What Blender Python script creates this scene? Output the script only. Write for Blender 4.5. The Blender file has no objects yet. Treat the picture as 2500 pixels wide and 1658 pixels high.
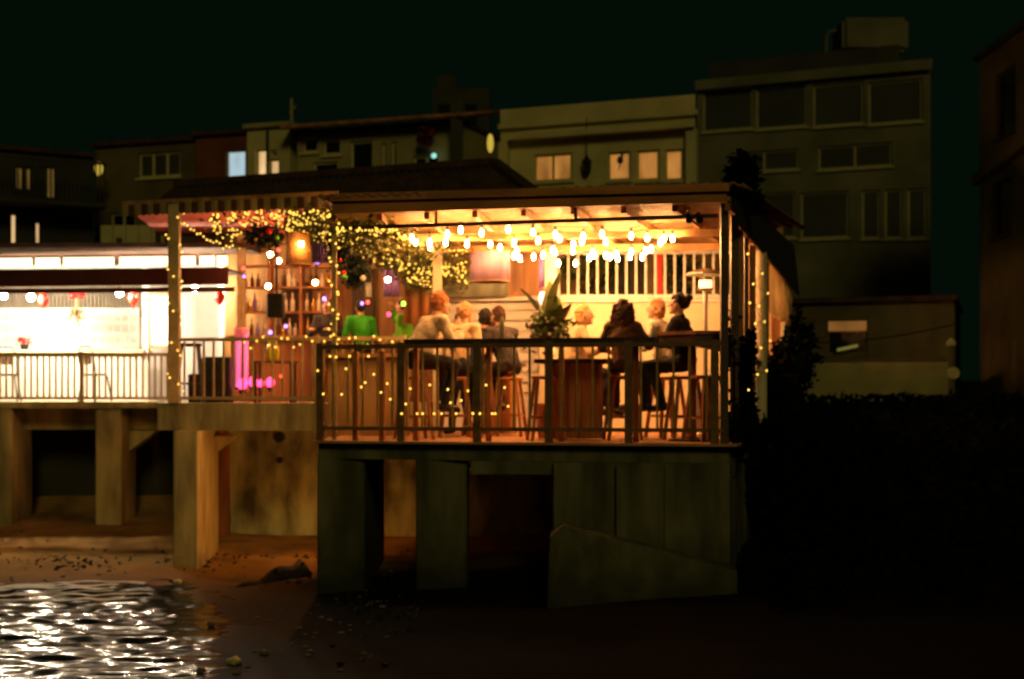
import bpy, bmesh, math, random
from mathutils import Vector, Matrix
R = random.Random(7)
S = bpy.context.scene
COL = S.collection

# ------------------------------------------------------------------ camera, sky, dim street glow, exposure
CZ, F, HY = 2.5, 3472.0, 960.0          # camera height, focal length in photo pixels, horizon row
cam = bpy.data.objects.new('camera', bpy.data.cameras.new('camera')); COL.objects.link(cam)
cam.location = (0, 0, CZ); cam.rotation_euler = (math.radians(90), 0, 0)
cam.data.sensor_width = 36; cam.data.lens = 50; cam.data.shift_y = 131 / 2500
cam.data.clip_start = 0.1; cam.data.clip_end = 1500
cam.data.dof.use_dof = True; cam.data.dof.focus_distance = 8.5; cam.data.dof.aperture_fstop = 1.8
S.camera = cam
W = bpy.data.worlds.new('World'); S.world = W; W.use_nodes = True
W.node_tree.nodes['Background'].inputs[0].default_value = (0.26, 0.76, 0.40, 1)
W.node_tree.nodes['Background'].inputs[1].default_value = 0.0048
sl = bpy.data.lights.new('street_glow', 'SUN'); sl.energy = 0.27; sl.angle = math.radians(12); sl.color = (1.0, 0.78, 0.22)  # stands in for unseen street light from behind the camera
so = bpy.data.objects.new('street_glow', sl); COL.objects.link(so)
so.rotation_euler = (math.radians(64), 0, math.radians(8))
S.view_settings.view_transform = 'Standard'; S.view_settings.look = 'None'
S.view_settings.exposure = 0; S.view_settings.gamma = 1; S.view_settings.use_curve_mapping = False
S.cycles.use_denoising = True; S.cycles.max_bounces = 6; S.cycles.sample_clamp_indirect = 4.0
S.cycles.caustics_reflective = False; S.cycles.caustics_refractive = False

# ------------------------------------------------------------------ helpers
def XY(px, d): return ((px - 1250) / F * d, d)
def ZZ(py, d): return CZ + (HY - py) / F * d
def P(px, py, d): x, y = XY(px, d); return Vector((x, y, ZZ(py, d)))
class Line:
    """A vertical plane through two (bearing, depth) points; u is metres from the first."""
    def __init__(s, pa, da, pb, db):
        s.a = Vector(XY(pa, da)); s.b = Vector(XY(pb, db)); s.L = (s.b - s.a).length; s.d = (s.b - s.a) / s.L
        s.rot = math.atan2(s.d.y, s.d.x); s.n = Vector((-s.d.y, s.d.x))
    def u(s, px):
        k = (px - 1250) / F
        return (k * s.a.y - s.a.x) / (s.d.x - k * s.d.y)
    def xy(s, u, off=0):                     # off > 0 goes away from the camera
        return s.a + s.d * u + s.n * off
    def at(s, px, off=0): return s.xy(s.u(px), off)
    def z(s, px, py): return ZZ(py, s.at(px).y)
def mat(name, col, rough=0.7, metal=0.0, emit=0.0, ecol=None, var=0.25, scale=6.0, bump=0.15, bscale=None, spec=0.5, stretch=None, trans=0.0, col2=None, evar=0):
    m = bpy.data.materials.new(name); m.use_nodes = True
    nt = m.node_tree; b = nt.nodes['Principled BSDF']
    b.inputs['Roughness'].default_value = rough; b.inputs['Metallic'].default_value = metal
    b.inputs['Specular IOR Level'].default_value = spec
    b.inputs['Base Color'].default_value = (*col, 1)
    if trans: b.inputs['Transmission Weight'].default_value = trans
    if emit:
        b.inputs['Emission Color'].default_value = (*(ecol or col), 1); b.inputs['Emission Strength'].default_value = emit
        if evar:
            tc = nt.nodes.new('ShaderNodeTexCoord'); mp = nt.nodes.new('ShaderNodeMapping'); nt.links.new(tc.outputs['Object'], mp.inputs[0]); mp.inputs['Scale'].default_value = (2.2, 2.2, .8)
            n = nt.nodes.new('ShaderNodeTexNoise'); n.inputs['Scale'].default_value = 1.3; n.inputs['Detail'].default_value = 3; nt.links.new(mp.outputs[0], n.inputs[0])
            mr = nt.nodes.new('ShaderNodeMapRange'); mr.inputs[1].default_value = .3; mr.inputs[2].default_value = .7; mr.inputs[3].default_value = emit*(1-evar); mr.inputs[4].default_value = emit*(1+evar*.5)
            nt.links.new(n.outputs[0], mr.inputs[0]); nt.links.new(mr.outputs[0], b.inputs['Emission Strength'])
        return m
    tc = nt.nodes.new('ShaderNodeTexCoord'); mp = nt.nodes.new('ShaderNodeMapping'); nt.links.new(tc.outputs['Object'], mp.inputs[0])
    if stretch: mp.inputs['Scale'].default_value = stretch
    n = nt.nodes.new('ShaderNodeTexNoise'); n.inputs['Scale'].default_value = scale; n.inputs['Detail'].default_value = 6
    nt.links.new(mp.outputs[0], n.inputs[0])
    if var:
        r = nt.nodes.new('ShaderNodeValToRGB'); r.color_ramp.elements[0].position = 0.35; r.color_ramp.elements[1].position = 0.68
        lo = col2 or tuple(c * (1 - var) for c in col); hi = tuple(min(1, c * (1 + var * .5)) for c in col)
        r.color_ramp.elements[0].color = (*lo, 1); r.color_ramp.elements[1].color = (*hi, 1)
        nt.links.new(n.outputs[0], r.inputs[0]); nt.links.new(r.outputs[0], b.inputs['Base Color'])
    if bump:
        n2 = nt.nodes.new('ShaderNodeTexNoise'); n2.inputs['Scale'].default_value = bscale or scale * 5; n2.inputs['Detail'].default_value = 4
        nt.links.new(mp.outputs[0], n2.inputs[0])
        bp = nt.nodes.new('ShaderNodeBump'); bp.inputs['Strength'].default_value = bump; bp.inputs['Distance'].default_value = 0.02
        nt.links.new(n2.outputs[0], bp.inputs['Height']); nt.links.new(bp.outputs[0], b.inputs['Normal'])
    return m
def quad(bm, pts):
    vs = [bm.verts.new(p) for p in pts]
    return bm.faces.new(vs)
def box(bm, x0, y0, z0, x1, y1, z1):
    v = [bm.verts.new(p) for p in ((x0,y0,z0),(x1,y0,z0),(x1,y1,z0),(x0,y1,z0),(x0,y0,z1),(x1,y0,z1),(x1,y1,z1),(x0,y1,z1))]
    for f in ((3,2,1,0),(4,5,6,7),(0,1,5,4),(1,2,6,5),(2,3,7,6),(3,0,4,7)): bm.faces.new([v[i] for i in f])
def prism(bm, poly, z0, z1):
    """poly: (x, y) counter-clockwise; z0, z1 numbers or lists."""
    n = len(poly); za = z0 if isinstance(z0, (list, tuple)) else [z0]*n; zb = z1 if isinstance(z1, (list, tuple)) else [z1]*n
    a = [bm.verts.new((p[0], p[1], za[i])) for i, p in enumerate(poly)]; b = [bm.verts.new((p[0], p[1], zb[i])) for i, p in enumerate(poly)]
    bm.faces.new(a[::-1]); bm.faces.new(b)
    for i in range(n): bm.faces.new((a[i], a[(i+1)%n], b[(i+1)%n], b[i]))
def bar(bm, a, b, w, h, up=(0,0,1)):
    """A square-section bar from a to b, w across and h along 'up'."""
    a, b = Vector(a), Vector(b); d = (b - a).normalized(); up = Vector(up)
    if abs(d.dot(up)) > .98: up = Vector((0, 1, 0))
    s = d.cross(up).normalized(); t = s.cross(d).normalized()
    v = []
    for p in (a, b):
        for i, j in ((-1,-1),(1,-1),(1,1),(-1,1)): v.append(bm.verts.new(p + s*(i*w/2) + t*(j*h/2)))
    for f in ((3,2,1,0),(4,5,6,7),(0,1,5,4),(1,2,6,5),(2,3,7,6),(3,0,4,7)): bm.faces.new([v[i] for i in f])
def post(bm, p, w, z0, z1, rot=0, w2=None):
    w2 = w2 or w; c, s = math.cos(rot), math.sin(rot)
    prism(bm, [(p[0]+c*i*w/2-s*j*w2/2, p[1]+s*i*w/2+c*j*w2/2) for i, j in ((-1,-1),(1,-1),(1,1),(-1,1))], z0, z1)
def tube(bm, pts, r, seg=8, r2=None):
    pts = [Vector(p) for p in pts]; n = len(pts); rings = []
    for i, p in enumerate(pts):
        d = (pts[min(i+1, n-1)] - pts[max(i-1, 0)]).normalized()
        up = Vector((0,0,1)) if abs(d.z) < .95 else Vector((0,1,0))
        s = d.cross(up).normalized(); t = s.cross(d)
        rr = r if r2 is None else r + (r2 - r) * i / max(1, n-1)
        rings.append([bm.verts.new(p + (s*math.cos(2*math.pi*k/seg) + t*math.sin(2*math.pi*k/seg))*rr) for k in range(seg)])
    for a, b in zip(rings, rings[1:]):
        for k in range(seg): bm.faces.new((a[k], a[(k+1)%seg], b[(k+1)%seg], b[k]))
    bm.faces.new(rings[0][::-1]); bm.faces.new(rings[-1])
def lathe(bm, prof, c=(0,0,0), seg=16):
    rings = [[bm.verts.new((c[0]+r*math.cos(2*math.pi*k/seg), c[1]+r*math.sin(2*math.pi*k/seg), c[2]+z)) for k in range(seg)] for r, z in prof]
    for a, b in zip(rings, rings[1:]):
        for k in range(seg): bm.faces.new((a[k], a[(k+1)%seg], b[(k+1)%seg], b[k]))
    bm.faces.new(rings[0][::-1]); bm.faces.new(rings[-1])
def ball(bm, c, r, sub=2, rot=None):
    r = (r, r, r) if isinstance(r, (int, float)) else r
    m = Matrix.Translation(c) @ (rot.to_4x4() if rot else Matrix()) @ Matrix.Diagonal((*r, 1))
    bmesh.ops.create_icosphere(bm, subdivisions=sub, radius=1, matrix=m)
def cap(bm, a, b, ra, rb, seg=10):
    """tapered limb with round ends"""
    a, b = Vector(a), Vector(b); d = b - a
    if d.length < 1e-5: return
    tube(bm, [a, b], ra, seg, rb); ball(bm, a, ra*.995, 2); ball(bm, b, rb*.995, 2)
def leaf(bm, c, size, R=R):
    d = Vector((R.gauss(0,1), R.gauss(0,1), R.gauss(0,.8))).normalized(); s = d.cross(Vector((R.gauss(0,1), R.gauss(0,1), R.gauss(0,1)))).normalized()
    c = Vector(c); n = d.cross(s)*.15*size
    v = [bm.verts.new(c - d*size), bm.verts.new(c + s*size*.45 + n), bm.verts.new(c + d*size), bm.verts.new(c - s*size*.45 + n)]
    bm.faces.new(v[:3]); bm.faces.new((v[0], v[2], v[3]))
def mesh(name, bm, m, smooth=False):
    me = bpy.data.meshes.new(name); bmesh.ops.recalc_face_normals(bm, faces=bm.faces); bm.to_mesh(me); bm.free()
    if m: me.materials.append(m)
    if smooth:
        for p in me.polygons: p.use_smooth = True
    return me
def origin(o):
    v = Vector((0,0,0))
    while o: v = v + o.location; o = o.parent
    return v
def tag(o, label=None, cat=None, group=None, kind=None):
    if label: o['label'] = label
    if cat: o['category'] = cat
    if group: o['group'] = group
    if kind: o['kind'] = kind
    return o
def thing(name, label, cat, loc=(0,0,0), rz=0, group=None):
    o = bpy.data.objects.new(name, None); COL.objects.link(o); o.location = loc; o.rotation_euler.z = rz; o.empty_display_size = .1
    return tag(o, label, cat, group)
def part(name, bm, m, parent, kind=None, smooth=False, label=None):      # local coordinates of the thing
    o = bpy.data.objects.new(name, bm if isinstance(bm, bpy.types.Mesh) else mesh(name, bm, m, smooth)); COL.objects.link(o); o.parent = parent
    return tag(o, label, kind=kind)
def wpart(name, bm, m, parent, kind=None, smooth=False, label=None):     # world coordinates (the thing is not turned)
    bmesh.ops.translate(bm, verts=bm.verts, vec=-origin(parent))
    return part(name, bm, m, parent, kind, smooth, label)
def piece(name, me, parent, loc, rz=0, scale=None):                       # world position, shared mesh
    o = bpy.data.objects.new(name, me); COL.objects.link(o); o.parent = parent; o.location = Vector(loc) - origin(parent); o.rotation_euler.z = rz
    if scale: o.scale = scale
    return o
def solo(name, bm, m, label, cat, kind=None, group=None, smooth=False):
    o = bpy.data.objects.new(name, mesh(name, bm, m, smooth)); COL.objects.link(o)
    return tag(o, label, cat, group, kind)
def copy_tree(o, parent=None):
    c = o.copy(); COL.objects.link(c)
    if parent: c.parent = parent
    for ch in o.children: copy_tree(ch, c)
    return c
def BM(): return bmesh.new()

# ------------------------------------------------------------------ materials
M = dict(
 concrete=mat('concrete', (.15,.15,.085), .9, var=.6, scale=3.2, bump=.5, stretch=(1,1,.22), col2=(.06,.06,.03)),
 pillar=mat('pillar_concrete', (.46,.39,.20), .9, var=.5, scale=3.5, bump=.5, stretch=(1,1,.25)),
 stained=mat('stained_plaster', (.48,.50,.28), .95, var=.8, scale=2.2, bump=.4, stretch=(1,1,.45), col2=(.10,.09,.05)),
 render=mat('old_render', (.30,.26,.17), .95, var=.35, scale=1.6, bump=.3),
 cream=mat('cream_plaster', (.78,.68,.48), .8, var=.12, scale=2, bump=.2),
 white=mat('white_paint', (.8,.79,.76), .5, var=.08, scale=4, bump=.05),
 board=mat('white_board', (.8,.8,.8), .5, var=.05, scale=4, bump=.05),
 greenmetal=mat('dark_green_paint', (.042,.038,.016), .45, var=.3, scale=9, bump=.1),
 black=mat('black_plastic', (.012,.012,.012), .5, var=.3, bump=.05),
 bronze=mat('bronze_rail_paint', (.24,.13,.05), .5, var=.3, scale=9, bump=.1),
 litbar=mat('lit_baluster_paint', (.52,.34,.13), .5, var=.3, scale=9, bump=.1),  # golden light on the front balusters put into their colour
 railpaint=mat('tan_rail_paint', (.50,.38,.20), .5, var=.2, scale=8, bump=.08),
 wood=mat('brown_wood', (.42,.17,.055), .55, var=.45, scale=7, bump=.25, stretch=(1,1,.12)),
 darkwood=mat('dark_wood', (.06,.028,.012), .5, var=.4, scale=7, bump=.25, stretch=(.2,1,1)),
 bamboo=mat('bamboo_mat', (.52,.32,.14), .6, var=.4, scale=9, bump=.3),
 rafter=mat('rafter_wood', (.45,.24,.09), .6, var=.4, scale=6, bump=.25),
 plank=mat('orange_plank', (.45,.22,.07), .5, var=.35, scale=8, bump=.2, stretch=(1,1,.1)),
 tile=mat('terracotta_tile', (.42,.19,.10), .8, var=.5, scale=5, bump=.4),
 darktile=mat('weathered_tile', (.075,.036,.022), .9, var=.5, scale=4, bump=.4),
 floor=mat('terracotta_floor', (.58,.30,.14), .6, var=.3, scale=3, bump=.15),
 redcanvas=mat('red_canvas', (.50,.10,.07), .8, var=.2, scale=3, bump=.1),
 stripe=mat('tan_canvas', (.36,.26,.12), .85, var=.15, scale=5, bump=.1),
 brownstripe=mat('brown_canvas', (.10,.04,.02), .85, var=.15, scale=5, bump=.1),
 darkcanvas=mat('dark_canvas', (.02,.02,.014), .9, var=.3, scale=5, bump=.1),
 wine=mat('wine_canvas', (.07,.015,.012), .85, var=.3, scale=4, bump=.1),
 leaf=mat('leaf', (.055,.085,.02), .6, var=.5, scale=3, bump=0),
 creeper=mat('creeper_leaf', (.13,.125,.03), .6, var=.3, scale=3, bump=0),
 palmleaf=mat('palm_leaf', (.10,.14,.025), .45, var=.3, scale=4, bump=0),
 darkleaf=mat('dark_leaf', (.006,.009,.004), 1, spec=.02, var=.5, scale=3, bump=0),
 pine=mat('wreath_pine', (.012,.028,.012), .7, var=.4, scale=8, bump=0),
 red=mat('red_bauble', (.6,.02,.015), .25, var=0, bump=0),
 dimred=mat('dark_red_petals', (.16,.012,.012), .8, var=.4, scale=4, bump=0),
 redpaint=mat('red_paint', (.65,.025,.01), .4, var=.1, bump=.05),
 greenb=mat('green_bauble', (.1,.45,.03), .25, var=0, bump=0),
 gold=mat('gold_bauble', (.7,.4,.06), .25, .6, var=0, bump=0),
 skin=mat('skin', (.62,.35,.22), .55, var=.1, scale=12, bump=.05),
 eye=mat('eye', (.03,.02,.015), .2, var=0, bump=0),
 lips=mat('lips', (.42,.13,.10), .5, var=0, bump=0),
 sand=mat('sand', (.36,.21,.075), .95, spec=.02, var=.45, scale=1.4, bump=.5, bscale=9),
 soil=mat('soil', (.035,.032,.02), 1, var=.5, scale=1.2, bump=.6),
 glassgrey=mat('grey_window_glass', (.045,.052,.04), .6, var=.3, scale=1.2, bump=0),
 paleframe=mat('pale_window_frame', (.40,.38,.20), .8, var=.15, bump=0),
 glassdark=mat('dark_window_glass', (.01,.012,.012), .12, var=0, bump=0),
 housecream=mat('house_cream', (.66,.60,.30), .9, var=.18, scale=1.2, bump=.15),
 houseolive=mat('house_olive', (.40,.36,.17), .9, var=.25, scale=1.2, bump=.15),
 housebrown=mat('house_brown', (.15,.12,.06), .9, var=.3, scale=1.2, bump=.15),
 housered=mat('house_red', (.20,.06,.03), .9, var=.3, scale=1.2, bump=.15),
 housegrey=mat('house_grey', (.165,.165,.10), .9, var=.3, scale=1, bump=.15),
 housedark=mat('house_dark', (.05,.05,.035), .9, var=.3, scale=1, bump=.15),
 trim=mat('pale_trim', (.62,.57,.30), .8, var=.15, scale=2, bump=.1),
 steel=mat('brushed_steel', (.55,.53,.5), .3, .9, var=.1, bump=.05),
 shade=mat('pink_lampshade', (.26,.17,.27), .9, spec=.1, var=0, bump=0),
 wicker=mat('wicker', (.5,.25,.07), .7, var=.4, scale=30, bump=.4),
 purple=mat('purple_cloth', (.22,.12,.42), .7, var=.2, bump=.1),
 pink=mat('pink_cloth', (.9,.30,.62), .7, var=.2, bump=.1),
 bottle=mat('pale_bottle_glass', (.85,.78,.66), .12, var=.1, bump=0),
 bottled=mat('brown_bottle_glass', (.12,.05,.02), .12, var=.1, bump=0),
 curtain=mat('beige_curtain', (.85,.74,.5), .8, var=.1, bump=.1),
 cable=mat('black_cable', (.01,.01,.01), .6, var=0, bump=0),
 rope=mat('rope', (.30,.19,.08), .9, var=.3, scale=20, bump=.3),
 drift=mat('driftwood', (.025,.02,.015), .9, var=.4, scale=6, bump=.5),
 stone=mat('beach_stone', (.14,.12,.085), .9, var=.4, scale=5, bump=.5),
 greycloth=mat('grey_green_cloth', (.26,.29,.22), .9, var=.1, bump=.1),
 fascia=mat('fascia_wood', (.62,.25,.075), .6, var=.4, scale=5, bump=.3, stretch=(.2,1,1)),
 tan=mat('tan_plaster', (.46,.28,.12), .85, var=.25, scale=2, bump=.2),
 bulb=mat('warm_bulb', (1,.6,.28), emit=450, ecol=(1,.43,.128)),
 fairy=mat('fairy_bulb', (1,.7,.15), emit=2.5, ecol=(1,.60,.085)),
 globe=mat('white_globe', (1,1,1), emit=1800, ecol=(1,.79,.52)),
 tubelamp=mat('tube_panel', (1,1,1), emit=2.0, ecol=(1,.80,.52)),
 pinkled=mat('pink_led', (1,.1,.6), emit=6, ecol=(1,.035,.13)),
 violetled=mat('violet_led', (.3,.2,1), emit=4, ecol=(.40,.22,1)),
 redled=mat('red_led', (1,.1,.1), emit=8, ecol=(1,.05,.03)),
 greenled=mat('green_led', (.3,1,.1), emit=6, ecol=(.25,1,.05)),
 winwarm=mat('lit_window_warm', (1,.5,.2), emit=.36, ecol=(1,.42,.09), evar=.65),
 winpeach=mat('lit_window_peach', (1,.8,.5), emit=.85, ecol=(1,.62,.28), evar=.5),
 winblue=mat('lit_window_cool', (.6,.8,.9), emit=.62, ecol=(.62,.85,1), evar=.35),
 windim=mat('lit_window_dim', (.5,.35,.1), emit=.10, ecol=(1,.55,.14), evar=.7),
 walllamp=mat('yellow_wall_lamp', (1,.8,.2), emit=.5, ecol=(1,.72,.10)),
 heat=mat('heater_glow', (1,.8,.5), emit=3.0, ecol=(1,.62,.25)),
)
def cloth(name, c): return mat(name, c, .85, var=.15, scale=8, bump=.12, bscale=30)

def base_fade(m, z0, z1):  # fading light on the piers put into the colour, darker towards the base
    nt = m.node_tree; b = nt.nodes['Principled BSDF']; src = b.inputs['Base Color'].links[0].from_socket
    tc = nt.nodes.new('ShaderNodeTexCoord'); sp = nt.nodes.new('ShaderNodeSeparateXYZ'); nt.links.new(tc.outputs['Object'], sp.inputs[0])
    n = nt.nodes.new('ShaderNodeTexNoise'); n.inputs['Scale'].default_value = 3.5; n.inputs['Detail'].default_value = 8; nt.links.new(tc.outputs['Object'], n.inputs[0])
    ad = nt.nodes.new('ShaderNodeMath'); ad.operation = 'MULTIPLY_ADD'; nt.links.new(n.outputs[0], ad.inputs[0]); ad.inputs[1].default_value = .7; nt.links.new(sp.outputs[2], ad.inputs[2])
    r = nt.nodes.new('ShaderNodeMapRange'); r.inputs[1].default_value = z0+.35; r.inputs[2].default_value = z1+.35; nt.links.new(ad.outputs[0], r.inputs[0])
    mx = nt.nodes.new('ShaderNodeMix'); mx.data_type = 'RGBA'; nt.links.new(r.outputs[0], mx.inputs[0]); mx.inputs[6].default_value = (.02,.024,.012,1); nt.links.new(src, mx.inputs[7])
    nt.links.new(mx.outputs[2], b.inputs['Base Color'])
base_fade(M['concrete'], .25, 1.05); base_fade(M['pillar'], -.15, .25)
nt = M['curtain'].node_tree; tb = nt.nodes.new('ShaderNodeBsdfTranslucent'); tb.inputs[0].default_value = (.9,.78,.52,1)
ms = nt.nodes.new('ShaderNodeMixShader'); ms.inputs[0].default_value = .6; nt.links.new(nt.nodes['Principled BSDF'].outputs[0], ms.inputs[1]); nt.links.new(tb.outputs[0], ms.inputs[2])
nt.links.new(ms.outputs[0], nt.nodes['Material Output'].inputs[0])
# ------------------------------------------------------------------ setting: water, beach and land, one sheet each
def smooth(a, b, x): t = max(0, min(1, (x-a)/(b-a))); return t*t*(3-2*t)
def land(x, y):
    xs = -4.15 + (18.6 - y) * .27 + .18*math.sin(y*1.3)
    s = max(y - 18.65 + .25*math.sin(x*.9+1), min((x - xs)*.75, 6))
    if s < 0: z = max(-1.5, .22*s)
    else: z = min(.085*s, .45 + .01*s)
    z += .025*math.sin(x*2.1+y*1.7)*math.sin(y*1.1-x*.6) if s > .3 else 0
    hill = smooth(2.6, 4.6, x) * smooth(12.5, 23.5, y) * 1.75
    back = smooth(24.2, 26.0, y) * 1.7
    return z + max(hill, back)
def axis(a, b, st, outer): return sorted(set([-x for x in outer if -x < a] + [a + st*i for i in range(int((b-a)/st)+1)] + [x for x in outer if x > b]))
def sheet(name, xs, ys, f, m):
    me = bpy.data.meshes.new(name); nx = len(xs)
    vs = [(x, y, f(x, y)) for y in ys for x in xs]
    fs = [(j*nx+i, j*nx+i+1, (j+1)*nx+i+1, (j+1)*nx+i) for j in range(len(ys)-1) for i in range(nx-1)]
    me.from_pydata(vs, [], fs); me.materials.append(m)
    for p in me.polygons: p.use_smooth = True
    o = bpy.data.objects.new(name, me); COL.objects.link(o); o['kind'] = 'structure'; return o
far = [35, 60, 100, 200, 400]
gx = axis(-24, 24, .3, far); gy = [.0, 6] + [9 + .3*i for i in range(64)] + [30, 40, 60, 100, 200, 400]
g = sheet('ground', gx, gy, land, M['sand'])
# soil and planting on the right-hand slope: blend by place, which is what the ground is made of there
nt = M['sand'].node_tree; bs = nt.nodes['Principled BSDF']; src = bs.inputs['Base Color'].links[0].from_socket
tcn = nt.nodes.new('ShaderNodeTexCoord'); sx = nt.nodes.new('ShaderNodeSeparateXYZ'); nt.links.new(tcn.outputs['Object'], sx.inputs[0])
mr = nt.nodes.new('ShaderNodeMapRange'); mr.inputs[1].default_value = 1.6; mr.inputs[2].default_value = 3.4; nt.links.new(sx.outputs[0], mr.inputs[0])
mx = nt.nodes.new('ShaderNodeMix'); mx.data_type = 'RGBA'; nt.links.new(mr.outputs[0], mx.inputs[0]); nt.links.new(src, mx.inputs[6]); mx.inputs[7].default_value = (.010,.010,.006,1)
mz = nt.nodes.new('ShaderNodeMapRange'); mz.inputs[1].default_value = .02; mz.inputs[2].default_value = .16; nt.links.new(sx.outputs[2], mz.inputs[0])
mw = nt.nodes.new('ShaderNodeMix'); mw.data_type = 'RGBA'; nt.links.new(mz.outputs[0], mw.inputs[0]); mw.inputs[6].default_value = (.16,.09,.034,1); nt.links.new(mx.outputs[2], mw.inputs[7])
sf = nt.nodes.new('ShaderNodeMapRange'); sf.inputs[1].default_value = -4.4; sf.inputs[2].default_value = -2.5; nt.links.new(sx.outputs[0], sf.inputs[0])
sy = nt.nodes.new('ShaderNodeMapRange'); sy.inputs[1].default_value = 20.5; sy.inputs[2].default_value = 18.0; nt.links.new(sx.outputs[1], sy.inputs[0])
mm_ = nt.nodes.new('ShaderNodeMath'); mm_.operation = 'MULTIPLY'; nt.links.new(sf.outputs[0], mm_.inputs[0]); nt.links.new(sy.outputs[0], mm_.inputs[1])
dim_front = nt.nodes.new('ShaderNodeMix'); dim_front.data_type = 'RGBA'; nt.links.new(mm_.outputs[0], dim_front.inputs[0]); nt.links.new(mw.outputs[2], dim_front.inputs[6]); dim_front.inputs[7].default_value = (.008,.008,.005,1)  # weak light before the piers put into the ground colour
nt.links.new(dim_front.outputs[2], bs.inputs['Base Color'])
rr = nt.nodes.new('ShaderNodeMapRange'); rr.inputs[1].default_value = .0; rr.inputs[2].default_value = .12; rr.inputs[3].default_value = .6; rr.inputs[4].default_value = .95
nt.links.new(sx.outputs[2], rr.inputs[0]); nt.links.new(rr.outputs[0], bs.inputs['Roughness'])
wm = mat('sea_water', (.006,.008,.006), .14, var=0, bump=.2, bscale=11, stretch=(.5,1,1)); wm.node_tree.nodes['Principled BSDF'].inputs['IOR'].default_value = 1.33
RW = random.Random(3); WV = []
for i in range(34):
    lam = .14 * (.62/.14) ** (i/33); th = RW.gauss(math.pi/2, .42); k = 2*math.pi/lam
    WV.append((k*math.cos(th), k*math.sin(th), RW.random()*6.28, 0.0066*lam**.9))
def wave(x, y):
    if not (-10.3 < x < 3.6 and 10.6 < y < 20): return 0
    e = smooth(0, .8, min(x+10.3, 3.6-x, y-10.6, 20-y))
    return e*sum(a*math.sin(kx*x+ky*y+p) for kx, ky, p, a in WV)
wx = axis(-10.4, 3.6, .06, far); wy = [-400, -200, -60, -10, 5] + [10.6 + .05*i for i in range(190)] + [24]
sheet('water', wx, wy, wave, wm)
# foam and thin wash at the water's edge
bm = BM()
RF = random.Random(31)
for k in range(9):
    off = (-.12, .0, .08, .2, .34, .5, .7, .95, 1.3)[k]; ph = RF.random()*6; x0_ = RF.uniform(-96, -78); x1_ = RF.uniform(-52, -41)
    pts = [(x/10, 18.42 - off + .14*math.sin(x*.11+.4) + .05*math.sin(x*.43+ph) + .025*math.sin(x*1.1+ph*2)) for x in range(int(x0_), int(x1_))]
    for (x0, y0), (x1, y1) in zip(pts, pts[1:]):
        w0, w1 = (max(.0, .035*(1.3+math.sin(x_*2.3+ph)+.7*math.sin(x_*5.1+k))) for x_ in (x0, x1))
        if w0 + w1 < .02: continue
        z0, z1 = max(wave(x0, y0), land(x0, y0)), max(wave(x1, y1), land(x1, y1))
        quad(bm, [(x0, y0-w0, z0+.012), (x1, y1-w1, z1+.012), (x1, y1+w1, z1+.016), (x0, y0+w0, z0+.016)])
fm = mat('sea_foam', (.55,.55,.5), .8, var=.2, scale=9, bump=.5)
solo('foam', bm, fm, 'thin pale line of foam where the wavelets meet the sand', 'foam', kind='stuff')

# ------------------------------------------------------------------ terraces, piers and walls under them
A = Line(1765, 16.0, 778, 17.1)             # front rail of the lower deck
A0 = Line(778, 17.1, 1765, 16.0)
UP, LO = 2.36, 1.93                          # deck levels
lower = thing('lower_terrace', 'lower concrete terrace on broad piers under the orange lit pavilion', 'terrace', (0, 17, 0))
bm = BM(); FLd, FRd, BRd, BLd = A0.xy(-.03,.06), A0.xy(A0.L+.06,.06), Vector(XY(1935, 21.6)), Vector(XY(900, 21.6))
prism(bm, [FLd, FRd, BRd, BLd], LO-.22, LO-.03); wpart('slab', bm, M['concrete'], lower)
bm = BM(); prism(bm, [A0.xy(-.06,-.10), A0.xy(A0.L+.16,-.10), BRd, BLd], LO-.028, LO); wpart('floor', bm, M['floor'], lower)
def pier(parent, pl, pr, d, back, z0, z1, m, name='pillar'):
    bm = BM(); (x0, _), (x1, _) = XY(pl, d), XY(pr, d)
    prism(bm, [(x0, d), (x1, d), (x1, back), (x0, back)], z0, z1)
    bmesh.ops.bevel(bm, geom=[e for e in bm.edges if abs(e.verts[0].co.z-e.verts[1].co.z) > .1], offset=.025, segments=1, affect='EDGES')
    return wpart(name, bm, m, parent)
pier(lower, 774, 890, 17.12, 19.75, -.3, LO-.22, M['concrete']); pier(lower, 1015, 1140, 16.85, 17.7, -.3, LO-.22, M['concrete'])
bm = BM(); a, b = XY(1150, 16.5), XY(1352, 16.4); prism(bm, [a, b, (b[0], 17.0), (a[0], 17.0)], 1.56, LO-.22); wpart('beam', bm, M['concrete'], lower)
bl_ = thing('bulkhead_lamp', 'amber bulkhead lamp on the left side of the front pier under the deck', 'lamp', (XY(774, 17.12)[0]-.07, 19.55, 1.3))
bm = BM(); ball(bm, (-.02,0,0), (.045,.07,.07), 3); part('lens', bm, mat('amber_lens', (1,.6,.2), emit=400, ecol=(1,.36,.06)), bl_, smooth=True)
bm = BM(); box(bm, .028,-.1,-.1, .066,.1,.1); part('back_plate', bm, M['black'], bl_)
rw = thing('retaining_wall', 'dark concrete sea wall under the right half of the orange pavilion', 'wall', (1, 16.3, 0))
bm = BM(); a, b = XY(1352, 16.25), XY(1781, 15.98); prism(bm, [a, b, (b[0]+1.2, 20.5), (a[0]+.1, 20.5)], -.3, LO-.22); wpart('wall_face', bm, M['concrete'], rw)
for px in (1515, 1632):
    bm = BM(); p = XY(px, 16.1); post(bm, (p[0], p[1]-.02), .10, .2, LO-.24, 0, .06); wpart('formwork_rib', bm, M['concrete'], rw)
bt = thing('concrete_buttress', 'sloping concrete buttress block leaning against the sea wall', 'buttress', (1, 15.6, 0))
bm = BM()
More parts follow.
